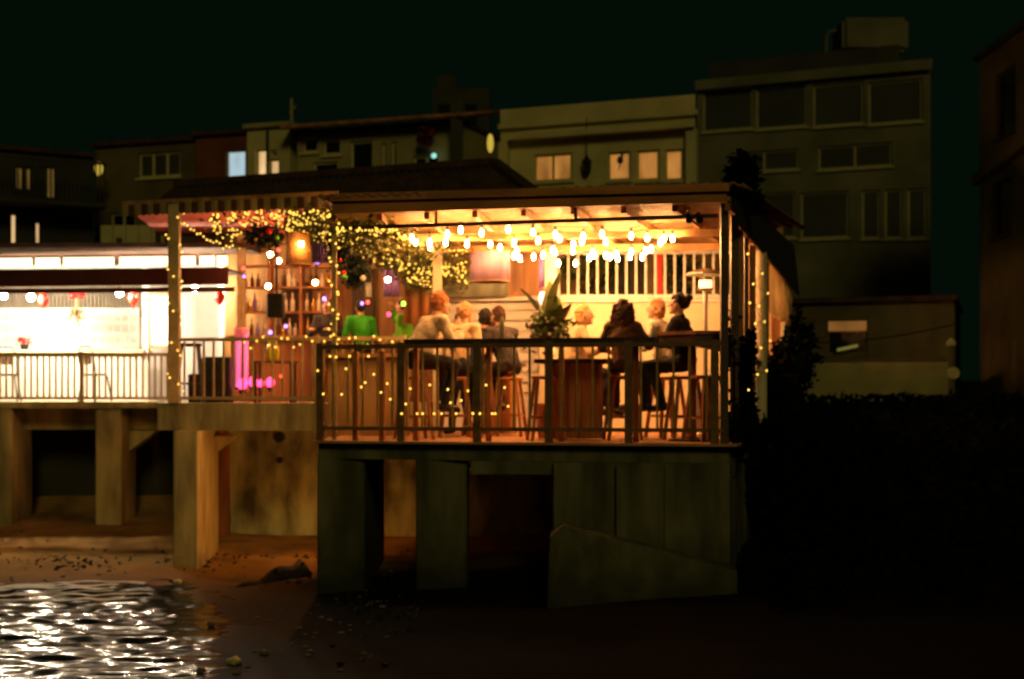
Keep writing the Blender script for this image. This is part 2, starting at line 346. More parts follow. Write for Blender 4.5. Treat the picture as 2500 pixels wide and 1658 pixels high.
f = [P(1345, 1310, 15.4), P(1375, 1283, 15.6), P(1800, 1395, 15.4), P(1800, 1520, 15.1), P(1335, 1500, 15.1)]
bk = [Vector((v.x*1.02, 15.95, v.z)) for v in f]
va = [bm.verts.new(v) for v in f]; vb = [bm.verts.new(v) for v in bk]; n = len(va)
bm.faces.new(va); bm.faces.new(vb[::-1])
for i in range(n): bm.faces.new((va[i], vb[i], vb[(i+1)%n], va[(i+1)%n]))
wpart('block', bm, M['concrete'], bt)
upper = thing('upper_terrace', 'upper concrete terrace with thick edge beam on tall pillars', 'terrace', (-5, 21, 0))
E = Line(385, 20.0, 985, 19.4)
bm = BM(); bd = Line(300, 27.5, 1330, 27.5)
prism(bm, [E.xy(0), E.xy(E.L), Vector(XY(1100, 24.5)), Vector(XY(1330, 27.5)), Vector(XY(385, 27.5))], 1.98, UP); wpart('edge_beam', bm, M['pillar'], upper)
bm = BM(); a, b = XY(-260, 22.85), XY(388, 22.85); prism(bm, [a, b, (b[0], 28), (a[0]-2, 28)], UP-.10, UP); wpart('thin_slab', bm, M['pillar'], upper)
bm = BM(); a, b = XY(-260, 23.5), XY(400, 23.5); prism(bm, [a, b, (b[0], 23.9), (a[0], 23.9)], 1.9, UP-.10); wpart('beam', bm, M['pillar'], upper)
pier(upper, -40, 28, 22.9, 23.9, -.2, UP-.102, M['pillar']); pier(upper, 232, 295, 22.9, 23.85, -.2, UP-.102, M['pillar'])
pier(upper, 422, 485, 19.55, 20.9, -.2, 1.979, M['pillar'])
for px, d in ((300, 23.1), (485, 20.2)):
    bm = BM(); x = XY(px, d)[0]
    prism(bm, [(x-.2, 0), (x+.45, .0), (x-.2, -.5)], -.18, .18)
    bmesh.ops.rotate(bm, verts=bm.verts, cent=(x, 0, 0), matrix=Matrix.Rotation(math.radians(90), 3, 'X')); bmesh.ops.translate(bm, verts=bm.verts, vec=(0, d+.5, 1.88))
    wpart('bracket', bm, M['pillar'], upper)
bw = thing('basement_wall', 'stained plaster wall set back in the shade beneath the terraces', 'wall', (-2, 22.3, 0))
bm = BM(); a, b = XY(552, 22.4), XY(1420, 21.7); prism(bm, [a, b, (b[0], b[1]+.25), (a[0], a[1]+.25)], 0, 1.96); wpart('plaster', bm, M['stained'], bw)
for px, py, r in ((682, 1067, .085), (683, 1123, .05)):
    bm = BM(); c = P(px, py, 22.25); tube(bm, [c + Vector((0,-.05,0)), c + Vector((0,.25,0))], r, 14); wpart('drain_pipe', bm, M['black'], bw)
bm = BM(); x, y = XY(548, 22.1); post(bm, (x, y), .14, 0, 1.97); wpart('downpipe', bm, M['wood'], bw)
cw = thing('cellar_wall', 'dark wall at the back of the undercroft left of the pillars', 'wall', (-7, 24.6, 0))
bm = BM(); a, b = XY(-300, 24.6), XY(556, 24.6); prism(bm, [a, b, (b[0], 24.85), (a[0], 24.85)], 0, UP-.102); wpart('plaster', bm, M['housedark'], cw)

# ------------------------------------------------------------------ railings
def railing(name, label, ln, u0, u1, z0, z1, posts, pw, bal, bw_, m, bw2=None, group=None, lean=0, botgap=.1, mbal=None):
    t = thing(name, label, 'railing', (*ln.xy((u0+u1)/2), z0), 0, group)
    def rail(nm, za, w, h):
        bm = BM(); bar(bm, (*ln.xy(u0), za), (*ln.xy(u1), za+lean), w, h); wpart(nm, bm, m, t)
    rail('top_rail', z1-.025, .07, .05); rail('bottom_rail', z0+botgap, .05, .045)
    for u in posts:
        bm = BM(); post(bm, ln.xy(u), pw, z0-.02, z1+.02 + lean*(u-u0)/(u1-u0), ln.rot); wpart('post', bm, m, t)
    bmz = BM(); post(bmz, (0, 0), bw_, z0+botgap+.02, z1-.05, ln.rot, bw2 or bw_); me = mesh('baluster', bmz, mbal or m)
    n = int((u1-u0)/bal)
    for i in range(1, n):
        u = u0 + (u1-u0)*i/n
        if min(abs(u-q) for q in posts) < pw*.8: continue
        piece('baluster', me, t, (*ln.xy(u, 0), origin(t).z - z0 - z0 + z0)) if False else None
        o = bpy.data.objects.new('baluster', me); COL.objects.link(o); o.parent = t; p = ln.xy(u); o.location = (p.x-t.location.x, p.y-t.location.y, -t.location.z)
    return t
fr = railing('front_railing', 'dark bronze metal railing with balusters coloured golden for the light along the front of the orange pavilion', A0, 0, A0.L, LO, A0.z(778, 842), [A0.u(p) for p in (783, 980, 1165, 1340, 1535, 1745)], .085, .185, .024, M['bronze'], lean=.0, botgap=.15, mbal=M['litbar'])
for px in (860, 925):
    bm = BM(); post(bm, A0.at(px, .12), .06, LO, 3.0, A0.rot); wpart('post', bm, M['wood'], fr)
LR = Line(427, 20.05, 985, 19.45)
railing('middle_railing', 'tan railing with slim balusters before the magenta lit bar', LR, 0, LR.L, UP, LR.z(600, 824), [.0, LR.u(775), LR.L], .06, .142, .024, M['railpaint'], botgap=.07)
WR = Line(-60, 22.95, 424, 22.95)
railing('terrace_railing', 'pale slatted railing along the brightly lit white terrace', WR, 0, WR.L, UP, WR.z(200, 862), [.0, WR.u(200), WR.L], .06, .098, .03, M['railpaint'], botgap=.06)

# ------------------------------------------------------------------ pavilion frame and roof
pav = thing('pavilion', 'open timber pavilion with bamboo ceiling glowing orange at night', 'pavilion', (0, 18, LO))
CL = 4.62
FL, FR, BR, BL = (Vector(XY(803, 17.0)), Vector(XY(1783, 15.88)), Vector(XY(1930, 20.9)), Vector(XY(880, 21.3)))
def lerp(a, b, t): return a + (b-a)*t
def pt(u, v): return lerp(lerp(FL, FR, u), lerp(BL, BR, u), v)     # plan position under the roof
bm = BM(); prism(bm, [FL, FR, BR, BL], CL+.06, CL+.075); wpart('ceiling_mat', bm, M['bamboo'], pav)
bm = BM(); N = 120
for i in range(N):
    v = (i+.5)/N; a, b = pt(.002, v), pt(.998, v); w = (BL-FL).length/N*.72
    bar(bm, (*a, CL+.045), (*b, CL+.045), w, .02)
wpart('bamboo_slat', bm, M['bamboo'], pav, 'stuff')
for i in range(9):
    u = .01 + .98*i/8; bm = BM(); a, b = pt(u, .012), pt(u, .99); bar(bm, (*a, CL-.02), (*b, CL-.02), .06, .09); wpart('rafter', bm, M['rafter'], pav)
for v, h in ((.36, .1), (.7, .1)):
    bm = BM(); a, b = pt(.0, v), pt(1, v); bar(bm, (*a, CL-.115), (*b, CL-.115), .07, .09); wpart('cross_beam', bm, M['rafter'], pav)
B1 = Line(803, 16.97, 1790, 15.86)
def beam(px0, y0, px1, y1, w, h, m, name, off=0):
    a, b = B1.at(px0, off), B1.at(px1, off); bm = BM(); bar(bm, (*a, ZZ(y0, a.y)), (*b, ZZ(y1, b.y)), w, h); return wpart(name, bm, m, pav)
beam(815, 508, 1775, 478, .10, .15, M['fascia'], 'front_beam', -.02)
beam(815, 483, 1782, 457, .05, .09, M['fascia'], 'fascia_board', -.10)
beam(838, 557, 1752, 527, .035, .045, M['darkwood'], 'lamp_rail', .05)
for px, y0, y1 in ((1062, 512, 551), (1403, 501, 540)):
    p = B1.at(px, .05); bm = BM(); post(bm, p, .035, ZZ(y1, p.y), ZZ(y0-12, p.y)); wpart('hanger', bm, M['darkwood'], pav)
for px, d, w, z0, z1, m in ((816, 17.25, .055, LO, CL+.04, 'railpaint'), (1768, 16.1, .085, LO, 4.75, 'darkwood'), (1793, 16.5, .09, LO, 4.6, 'darkwood'), (1068, 19.6, .12, LO, CL, 'cream'), (1345, 20.25, .16, LO, CL, 'cream'), (1893, 20.3, .12, LO, CL, 'wood')):
    bm = BM(); post(bm, XY(px, d), w, z0, z1); wpart('post', bm, M[m], pav)
# corrugated tile roof sheet over it
bm = BM(); nx_, ny_ = 360, 8; rows = []
RFL, RFR, RBR, RBL = FL+Vector((-.12,-.14)), FR+Vector((.12,-.14)), BR+Vector((.25,.2)), BL+Vector((-.1,.2))
for j in range(ny_+1):
    row = []
    for i in range(nx_+1):
        u, v = i/nx_, j/ny_; p = lerp(lerp(RFL, RFR, u), lerp(RBL, RBR, u), v)
        z = CL + .215 + .018*math.sin(u*34*2*math.pi) + .14*v + .012*math.sin(u*9+1)
        row.append(bm.verts.new((p.x, p.y, z)))
    rows.append(row)
for r0, r1 in zip(rows, rows[1:]):
    for i in range(nx_): bm.faces.new((r0[i], r0[i+1], r1[i+1], r1[i]))
o = wpart('tile_roof', bm, M['tile'], pav, smooth=True); md = o.modifiers.new('t', 'SOLIDIFY'); md.thickness = .025
# right flank: dark canvas drop, slats and poles
Rs = [P(1788, 470, 15.95), P(1935, 600, 20.95), P(1948, 722, 21.6), P(1800, 548, 16.05)]
bm = BM(); n_ = Vector((.9, -.25, 0))*.03
va = [bm.verts.new(v) for v in Rs]; vb = [bm.verts.new(v+n_) for v in Rs]
bm.faces.new(va); bm.faces.new(vb[::-1])
for i in range(4): bm.faces.new((va[i], vb[i], vb[(i+1)%4], va[(i+1)%4]))
wpart('side_canvas', bm, M['darkcanvas'], pav)
SD = Line(1795, 16.2, 1938, 21.2)
for px, w, m, z1 in ((1808, .06, 'wood', 4.4), (1822, .05, 'darkwood', 4.36), (1836, .08, 'wood', 4.3), (1872, .05, 'darkwood', 4.2)):
    bm = BM(); post(bm, SD.at(px), w, LO, z1); wpart('side_slat', bm, M[m], pav)
bm = BM(); p = SD.at(1856); tube(bm, [(p.x, p.y, LO), (p.x, p.y, 4.28)], .085, 14); wpart('side_pole', bm, M['cream'], pav)
bm = BM(); pa, pb = SD.xy(.1), SD.xy(SD.L-.2); bar(bm, (*pa, LO+.95), (*pb, LO+.95), .06, .05); wpart('side_rail', bm, M['darkwood'], pav)
for i in range(14):
    bm = BM(); post(bm, SD.xy(.2 + i*.33, .02), .035, LO, LO+.95); wpart('side_baluster', bm, M['darkwood'], pav)
me_pl = None
for i in range(26):
    u = .12 + (SD.L-.3)*i/26; bm = BM(); post(bm, SD.xy(u+.09, .06), .17, LO+.02, LO+1.0+.03*(i % 3), SD.rot, .025); wpart('plank', bm, M['darkwood'], pav)
# bright beige drop curtain at the rear of the flank
bm = BM(); c0, c1 = SD.u(1882), SD.L-.02; n = 60; top, bot = [], []
for i in range(n+1):
    u = c0 + (c1-c0)*i/n; p = SD.xy(u, .05 + .035*math.sin(i*1.25) + .012*math.sin(i*2.7)); t = i/n
    top.append(bm.verts.new((p.x, p.y, 4.22 - .22*t))); bot.append(bm.verts.new((p.x, p.y, 3.62 + .03*math.sin(i*.8) - .12*t)))
for i in range(n): bm.faces.new((top[i], top[i+1], bot[i+1], bot[i]))
cu = solo('side_curtain', bm, M['curtain'], 'beige pleated curtain hanging on the right flank of the pavilion', 'curtain', smooth=True)
cu.modifiers.new('t', 'SOLIDIFY').thickness = .006

# ------------------------------------------------------------------ back of the pavilion
bwl = thing('rear_wall', 'cream rear wall behind the diners under white bars', 'wall', (3, 20.7, LO))
BW = Line(1318, 20.75, 1915, 20.6); zt = BW.z(1500, 738)
bm = BM(); prism(bm, [BW.xy(0), BW.xy(BW.L), BW.xy(BW.L, .2), BW.xy(0, .2)], LO, zt); wpart('plaster', bm, M['cream'], bwl)
bm = BM(); prism(bm, [BW.xy(-.02, -.05), BW.xy(BW.L, -.05), BW.xy(BW.L, .24), BW.xy(-.02, .24)], zt+.001, zt+.05); wpart('coping', bm, M['white'], bwl)
br = thing('white_bar_screen', 'row of white bars standing on the cream rear wall', 'railing', (3, 20.7, zt+.05))
bm = BM(); bar(bm, (*BW.xy(.1, .08), CL-.06), (*BW.xy(BW.L, .08), CL-.06), .05, .06); wpart('top_rail', bm, M['white'], br)
bm = BM(); bar(bm, (*BW.xy(.1, .08), zt+.09), (*BW.xy(BW.L, .08), zt+.09), .04, .05); wpart('bottom_rail', bm, M['white'], br)
for px in [1340 + 23.7*i for i in range(22)]:
    bm = BM(); post(bm, BW.at(px, .08), .032, zt+.05, CL-.09, BW.rot); wpart('bar', bm, M['white'], br)
bm = BM(); post(bm, BW.at(1610, .35), .12, 3.0, CL+.1); solo('red_post', bm, M['redpaint'], 'bright red post standing behind the white bars', 'post')
yard = thing('yard_wall', 'tan wall of the yard behind the white bars', 'wall', (4, 24, 2.2))
bm = BM(); a, b = XY(1290, 23.2), XY(1912, 23.2); prism(bm, [a, b, (b[0], 23.4), (a[0], 23.4)], 2.2, 5.3); wpart('plaster', bm, M['tan'], yard)
bm = BM(); a, b = XY(1440, 23.1), XY(1575, 23.1); box(bm, a[0], 23.05, 3.0, b[0], 23.19, 4.9); wpart('shutter', bm, M['darkwood'], yard)
def shrub(name, label, c, rad, n, size, m='leaf', cat='shrub', stem=True, group=None):
    t = thing(name, label, cat, (c[0], c[1], c[2]-rad[2]), 0, group); bm = BM(); rr = random.Random(int(abs(c[0])*97+c[1]*13))
    cl = [(Vector((rr.uniform(-.7,.7)*rad[0], rr.uniform(-.7,.7)*rad[1], rr.uniform(-.75,.75)*rad[2])), rr.uniform(.25,.5)) for _ in range(9)]
    for i in range(n):
        o, k = rr.choice(cl); v = Vector((rr.gauss(0,.55)*k*rad[0], rr.gauss(0,.55)*k*rad[1], rr.gauss(0,.55)*k*rad[2]))
        leaf(bm, Vector(c)+o+v, size*rr.uniform(.6,1.3), rr)
    wpart('foliage', bm, M[m], t)
    bm = BM()
    for o, k in cl[:6]: tube(bm, [(c[0], c[1], c[2]-rad[2]), Vector(c)+o*.5+Vector((0,0,-.3*rad[2])), Vector(c)+o], .018, 6, .006)
    wpart('stem', bm, M['darkwood'], t)
    return t
shrub('yard_bush', 'green bush behind the white bars left of the red post', P(1440, 690, 21.9), (.45,.3,.45), 900, .07)
shrub('yard_bush', 'green bush behind the white bars right of the red post', P(1660, 680, 21.9), (.35,.3,.5), 700, .07)
# lit timber cupboard, white kiosk counter
kiosk = thing('bar_kiosk', 'white louvred drinks kiosk behind the seated diners', 'kiosk', (*XY(1200, 21.2), UP))
K = Line(1075, 21.3, 1318, 21.0); z0, z1 = K.z(1200, 960), K.z(1200, 736)
bm = BM(); prism(bm, [K.xy(0,.05), K.xy(K.L,.05), K.xy(K.L,.7), K.xy(0,.7)], LO+.02, z1); wpart('body', bm, M['white'], kiosk)
for i in range(9):
    z = z0 + (z1-z0)*(i+.5)/9; bm = BM(); bar(bm, (*K.xy(.03,.02), z), (*K.xy(K.L-.03,.02), z), .03, (z1-z0)/9*.7); wpart('louvre', bm, M['white'], kiosk)
bm = BM(); prism(bm, [K.xy(-.05,-.12), K.xy(K.L+.02,-.12), K.xy(K.L+.02,.75), K.xy(-.05,.75)], z1+.001, z1+.06); wpart('counter_top', bm, M['white'], kiosk)
cup = thing('timber_cupboard', 'orange plank cupboard on the wall beside the pink drum lampshade', 'cupboard', P(1285, 722, 21.3))
xa, xb = XY(1238, 21.3)[0], XY(1333, 21.3)[0]; za, zb = ZZ(722, 21.3), ZZ(612, 21.3)
for i in range(6):
    bm = BM(); w = (xb-xa)/6; box(bm, xa+w*i+.004, 21.2, za+.05, xa+w*(i+1)-.004, 21.235, zb); wpart('plank', bm, M['plank'], cup)
bm = BM(); box(bm, xa, 21.24, za+.05, xb, 21.6, zb); wpart('carcass', bm, M['plank'], cup)
bm = BM(); box(bm, xa-.3, 21.1, za-.02, xb+.03, 21.62, za+.045); wpart('shelf', bm, M['plank'], cup)
rest = thing('restaurant', 'low restaurant building with dark tiled roof behind the terrace', 'building', (-3, 25, UP))
bm = BM(); a, b = XY(548, 24.2), XY(1345, 23.6); prism(bm, [a, b, (b[0], 27), (a[0], 27.5)], UP, 5.45); wpart('wall', bm, M['plank'], rest)
bm = BM(); EL, ER, RL, RR = XY(330, 24.0), XY(1335, 22.6), XY(430, 27.2), XY(1205, 24.6)
n = 150; rows = []
for j in range(7):
    row = []
    for i in range(n+1):
        u, v = i/n, j/6; p = lerp(lerp(Vector(EL), Vector(ER), u), lerp(Vector(RL), Vector(RR), u), v)
        row.append(bm.verts.new((p.x, p.y, 5.5 + .98*v + .03*math.sin(u*45*6.283) - .02*(j % 2))))
    rows.append(row)
for r0, r1 in zip(rows, rows[1:]):
    for i in range(n): bm.faces.new((r0[i], r0[i+1], r1[i+1], r1[i]))
o = wpart('tile_roof', bm, M['darktile'], rest, smooth=True); o.modifiers.new('t', 'SOLIDIFY').thickness = .05
bm = BM(); bar(bm, (*RL, 6.5), (*RR, 6.5), .2, .12); wpart('ridge_cap', bm, M['darktile'], rest)
bm = BM(); bar(bm, (*RR, 6.5), (ER[0], ER[1], 5.54), .2, .12); wpart('hip_cap', bm, M['darktile'], rest)
for pl, pr, yt, yb, m in ((690, 760, 690, 985, 'darkwood'), (862, 915, 660, 985, 'darkwood')):
    bm = BM(); d = 23.9; (xa, _), (xb, _) = XY(pl, d), XY(pr, d); box(bm, xa, d-.12, ZZ(yb, d), xb, d+.1, ZZ(yt, d)); wpart('door', bm, M[m], rest)
# red canopy and striped valance over the magenta bar
can = thing('striped_awning', 'red canvas awning with brown and tan striped valance', 'awning', (-4, 20, UP))
V = Line(300, 20.25, 828, 19.2)
zv0, zv1 = V.z(560, 519), V.z(560, 489)
bm = BM(); prism(bm, [V.xy(.0,.03), V.xy(V.L,.03), Vector(XY(940, 23.4)), Vector(XY(400, 24.1))], zv1-.02, zv1); wpart('canvas', bm, M['redcanvas'], can)
ns = 33
for i in range(ns):
    bm = BM(); a, b = V.xy(V.L*i/ns), V.xy(V.L*(i+1)/ns); pts = [V.xy(V.L*(i+k/4)/ns, -.012 - .012*math.sin(math.pi*k/4)) for k in range(5)]
    for k in range(4):
        dz = [.02*abs(math.cos(math.pi*(q)/4)) for q in (k, k+1)]
        quad(bm, [(*pts[k], zv0+dz[0]), (*pts[k+1], zv0+dz[1]), (*pts[k+1], zv1), (*pts[k], zv1)])
    o = wpart('valance_stripe', bm, M['brownstripe' if i % 2 else 'stripe'], can); o.modifiers.new('t', 'SOLIDIFY').thickness = .008
bm = BM(); bar(bm, (*V.xy(0,.02), zv1+.03), (*V.xy(V.L,.02), zv1+.03), .06, .05); wpart('front_bar', bm, M['rafter'], can)
bm = BM(); post(bm, XY(426, 20.0), .15, UP, zv1-.025); wpart('post', bm, M['railpaint'], can)
bm = BM(); post(bm, XY(590, 23.2), .12, UP, zv1-.025); wpart('post', bm, M['railpaint'], can)
# ------------------------------------------------------------------ white terrace
wt = thing('white_cafe_room', 'overexposed white cafe room open to the left terrace', 'building', (-8, 26, UP))
bm = BM(); a, b = XY(-260, 26.2), XY(560, 26.2); prism(bm, [a, b, (b[0], 26.4), (a[0], 26.4)], UP, 4.9); wpart('back_wall', bm, M['board'], wt)
bm = BM(); x = XY(562, 24.6)[0]; box(bm, x, 24.3, UP, x+.12, 26.2, 4.9); wpart('side_wall', bm, M['board'], wt)
bm = BM(); a, b = XY(-260, 23.0), XY(560, 23.0); box(bm, a[0], 23.05, 4.86, b[0]+.3, 26.4, 4.94); wpart('roof', bm, M['darktile'], wt)
for pl, pr, d in ((347, 362, 25.0), (535, 556, 24.2)):
    bm = BM(); xa, xb = XY(pl, d)[0], XY(pr, d)[0]; box(bm, xa, d, UP, xb, d+.15, 4.85); wpart('post', bm, M['white'], wt)
slat_m = mat('grey_slats', (.30,.26,.20), .8, var=.2)
for i in range(46):
    bm = BM(); x0 = XY(-60 + 9.3*i, 25.9)[0]; box(bm, x0, 25.9, ZZ(775, 25.9), x0+.05, 25.95, ZZ(690, 25.9)); wpart('wall_slat', bm, slat_m, wt)
bm = BM(); bm2 = None
aw = thing('terrace_awning', 'dark wine red awning edge over the white terrace', 'awning', (-8, 23, 4.2))
TA = Line(-180, 23.0, 556, 22.4)
for nm, ya, yb, m, off in (('valance', 698, 656, 'wine', 0), ('under_frame', 712, 700, 'darkwood', .3)):
    bm = BM(); zA, zB = TA.z(200, ya), TA.z(200, yb); prism(bm, [TA.xy(0,off), TA.xy(TA.L,off), TA.xy(TA.L,off+.05), TA.xy(0,off+.05)], [zA]*4, [zB]*4); wpart(nm, bm, M[m], aw)
bm = BM(); zA = TA.z(200, 656); prism(bm, [TA.xy(0,.06), TA.xy(TA.L,.06), TA.xy(TA.L,1.0), TA.xy(0,1.0)], zA-.05, zA-.02); wpart('canvas', bm, M['wine'], aw)
for i, (pa, pb) in enumerate(((-90, 73), (86, 141), (154, 274), (291, 415), (432, 473), (487, 520), (529, 552))):
    t = thing('strip_light', ['long glowing strip light at the far left end of the awning', 'second glowing strip light from the left above the wine red awning', 'third glowing strip light from the left above the wine red awning', 'long glowing strip light left of the fairy lit post', 'short glowing strip light just right of the fairy lit post', 'shorter glowing strip light under the red canopy', 'smallest glowing strip light at the right end of the row'][i], 'strip light', (*TA.at((pa+pb)/2), 4.5), 0, 'strip lights above the white terrace awning')
    z0, z1 = TA.z(200, 652), TA.z(200, 628)
    bm = BM(); prism(bm, [TA.at(pa), TA.at(pb), TA.at(pb,.08), TA.at(pa,.08)], z0+.012, z1); wpart('diffuser', bm, M['tubelamp'], t)
    bm = BM(); prism(bm, [TA.at(pa,-.01), TA.at(pb,-.01), TA.at(pb,.1), TA.at(pa,.1)], z1+.001, z1+.03); wpart('housing', bm, M['wood'], t)
def globe(px, py, d, r, m, label, name='globe_lamp', cat='lamp', group=None, cord=.5):
    c = P(px, py, d); t = thing(name, label, cat, c, 0, group)
    bm = BM(); ball(bm, (0,0,0), r, 3); part('bulb', bm, M[m], t, smooth=True)
    bm = BM(); lathe(bm, [(r*.45, r*.85), (r*.5, r*1.3), (r*.3, r*1.9)], seg=12); part('socket', bm, M['black'], t)
    bm = BM(); tube(bm, [(0,0,r*1.85), (0,0,r*1.9+cord)], .006, 5); part('cord', bm, M['cable'], t)
    return t
for px, py, lab in ((8, 722, 'round white lamp at the left edge under the wine awning'), (76, 726, 'round white lamp beside a red lantern near the left edge'), (292, 716, 'round white lamp hanging above the card board right of centre'), (476, 706, 'round white lamp in the bright doorway right of the fairy lit post')):
    globe(px, py, 23.7 if px < 400 else 23.9, .055, 'globe', lab, group='round lamps lighting the white terrace', cord=.35)
for i, (px, py, lab) in enumerate(((106, 733, 'red paper lantern just right of the left round lamp'), (326, 727, 'red paper lantern just right of the middle round lamp'), (537, 727, 'red paper lantern in the bright doorway'))):
    c = P(px, py, 23.9); t = thing('paper_lantern', lab, 'lantern', c, 0, 'red paper lanterns on the white terrace')
    bm = BM(); lathe(bm, [(.03,-.12)] + [(.085*math.sin(math.pi*(k+1.2)/9.4)+(.006 if k % 2 else 0), -.11+.22*k/7) for k in range(8)] + [(.03,.12)], seg=14); part('shade', bm, M['red'], t, smooth=False)
    bm = BM(); tube(bm, [(0,0,.12), (0,0,.5)], .005, 5); part('cord', bm, M['cable'], t)
    bm = BM(); tube(bm, [(0,0,-.12), (0,0,-.2)], .012, 6, .004); part('tassel', bm, M['red'], t)
# notice board with rows of cards, behind the terrace
nb = thing('card_board', 'wide white board with rows of small cards on the terrace', 'notice board', (*XY(170, 25.6), 2.9))
xa, xb = XY(-60, 25.6)[0], XY(340, 25.6)[0]; za, zb = ZZ(905, 25.6), ZZ(752, 25.6)
bm = BM(); box(bm, xa, 25.6, za, xb, 25.64, zb); wpart('panel', bm, M['board'], nb)
bm = BM(); box(bm, 0, 0, 0, .105, .012, .13); cm = mesh('card', bm, mat('card', (.66,.66,.65), .6, var=.15, bump=0)); RC = random.Random(2)
for r in range(5):
    for c in range(20): piece('card', cm, nb, (xa+.07+c*.143+RC.uniform(-.006,.006), 25.583, za+.1+r*.2))
ct = thing('serving_counter', 'long white serving counter behind the terrace railing', 'counter', (*XY(170, 25), UP))
xa, xb = XY(-120, 24.9)[0], XY(345, 24.9)[0]
bm = BM(); box(bm, xa, 24.95, UP, xb, 25.5, UP+.85); wpart('front_panel', bm, M['white'], ct)
bm = BM(); box(bm, xa, 24.85, UP+.851, xb+.05, 25.55, UP+.9); wpart('counter_top', bm, M['cream'], ct)
# framed glass panel
fp = thing('framed_panel', 'standing panel in a brown frame left of the fairy lit post', 'panel', (*XY(390, 24.6), 3.2))
d = 24.6
for a in ((362,715,368,850),(412,715,418,850),(368,843,412,850),(368,715,412,721)):
    bm = BM(); box(bm, XY(a[0],d)[0], d, ZZ(a[3],d), XY(a[2],d)[0], d+.05, ZZ(a[1],d)); wpart('frame', bm, M['rafter'], fp)
bm = BM(); box(bm, XY(368,d)[0], d+.015, ZZ(843,d), XY(412,d)[0], d+.03, ZZ(721,d)); wpart('pane', bm, M['board'], fp)
# red bow and dried flowers hung on the board, pot on the rail
t = thing('dried_bouquet', 'dried flower bouquet hanging from a red bow over the cards', 'bouquet', P(187, 740, 24.8))
bm = BM(); rr = random.Random(5)
for i in range(120): leaf(bm, (rr.gauss(-.01,.07), rr.gauss(0,.04), -.1-abs(rr.gauss(0,.15))), .045, rr)
part('flowers', bm, M['railpaint'], t)
bm = BM(); ball(bm, (-.07,0,.13), (.08,.03,.06), 2); ball(bm, (.07,0,.13), (.08,.03,.06), 2); ball(bm, (0,-.01,.12), .03, 2); part('bow', bm, M['red'], t)
bm = BM(); tube(bm, [(0,0,.1), (0,0,-.25)], .02, 6); part('stalks', bm, M['railpaint'], t)
for px, py, lab in ((60, 842, 'dark flowerpot with red blooms on the counter of the white terrace'),):
    t = thing('flowerpot', lab, 'flowerpot', P(px, 862, 24.95))
    bm = BM(); lathe(bm, [(.05,0), (.075,.13), (.085,.13), (.085,.15), (.06,.15)], seg=14); part('pot', bm, M['black'], t)
    bm = BM(); rr = random.Random(9)
    for i in range(90): leaf(bm, (rr.gauss(0,.06), rr.gauss(0,.06), .2+rr.gauss(0,.04)), .035, rr)
    part('blooms', bm, M['red'], t)

# ------------------------------------------------------------------ stools, chairs, tables
def stool(loc, label, rz=0, h=.78, m='wood', group='tall wooden bar stools on the lower deck'):
    t = thing('bar_stool', label, 'stool', loc, rz, group)
    bm = BM(); lathe(bm, [(.15,h-.045), (.175,h-.035), (.18,h-.01), (.16,h)], seg=20); part('seat', bm, M[m], t)
    for i in (-1, 1):
        for j in (-1, 1):
            bm = BM(); bar(bm, (i*.12, j*.12, h-.04), (i*.2, j*.2, 0), .038, .038); part('leg', bm, M[m], t)
    bm = BM()
    for a, b in (((-1,-1),(1,-1)),((1,-1),(1,1)),((1,1),(-1,1)),((-1,1),(-1,-1))): bar(bm, (a[0]*.17, a[1]*.17, .28), (b[0]*.17, b[1]*.17, .28), .022, .03)
    part('footrest', bm, M[m], t); return t
def L3(px, d, z=LO): x, y = XY(px, d); return (x, y, z)
stool(L3(1010, 17.6), 'tall wooden bar stool under the man in the cream shirt', .3)
stool(L3(1112, 18.3), 'tall wooden bar stool under the second cream shirted diner', .1)
stool(L3(1172, 18.9), 'tall wooden bar stool under the dark dressed pair left', .2)
stool(L3(1243, 18.8), 'tall wooden bar stool under the dark dressed pair right', -.2)
stool(L3(1410, 18.6), 'tall wooden bar stool under the blond diner', .4)
stool(L3(1520, 17.3), 'tall wooden bar stool under the long haired woman', .1)
stool(L3(1628, 18.1), 'tall wooden bar stool under the fair haired diner facing left', .4)
stool(L3(1672, 17.35), 'tall wooden bar stool under the woman with a bun', .2)
stool(L3(1725, 16.7), 'empty tall wooden bar stool in the right front corner', .5)
stool(L3(1333, 17.2), 'empty tall wooden bar stool below the potted palm', .15)
def crate_table(px, d, label, w=.5, h=1.0):
    t = thing('bar_table', label, 'table', L3(px, d), A0.rot, 'plank sided high tables')
    n = 7
    for s in (-1, 1):
        for i in range(n):
            bm = BM(); x = -w/2 + w*(i+.5)/n; box(bm, x-w/n*.45, s*w*.42-.012, .02, x+w/n*.45, s*w*.42+.012, h-.05); part('plank', bm, M['wood'], t)
    for s in (-1, 1):
        for i in range(n):
            bm = BM(); y = -w*.38 + w*.76*(i+.5)/n; box(bm, s*w*.5-.012, y-w/n*.34, .02, s*w*.5+.012, y+w/n*.34, h-.05); part('plank', bm, M['wood'], t)
    bm = BM(); box(bm, -w*.75, -w*.65, h-.048, w*.75, w*.65, h); part('top', bm, M['darkwood'], t)
crate_table(1405, 17.35, 'plank sided high table between the long haired woman and the palm', .58, .98)
crate_table(1208, 19.6, 'plank sided high table before the dark dressed group', .5, .98)
rb = thing('counter_shelf', 'long dark counter shelf running along the front railing', 'counter', (*A0.at(1350), LO))
zc = A0.z(1350, 825)
bm = BM(); prism(bm, [A0.at(985,.0), A0.at(1600,.0), A0.at(1600,.30), A0.at(985,.30)], zc-.10, zc); wpart('top', bm, M['darkwood'], rb)
for px in (1000, 1180, 1360, 1545):
    bm = BM(); post(bm, A0.at(px, .26), .06, LO, zc-.101, A0.rot); wpart('leg', bm, M['wood'], rb)
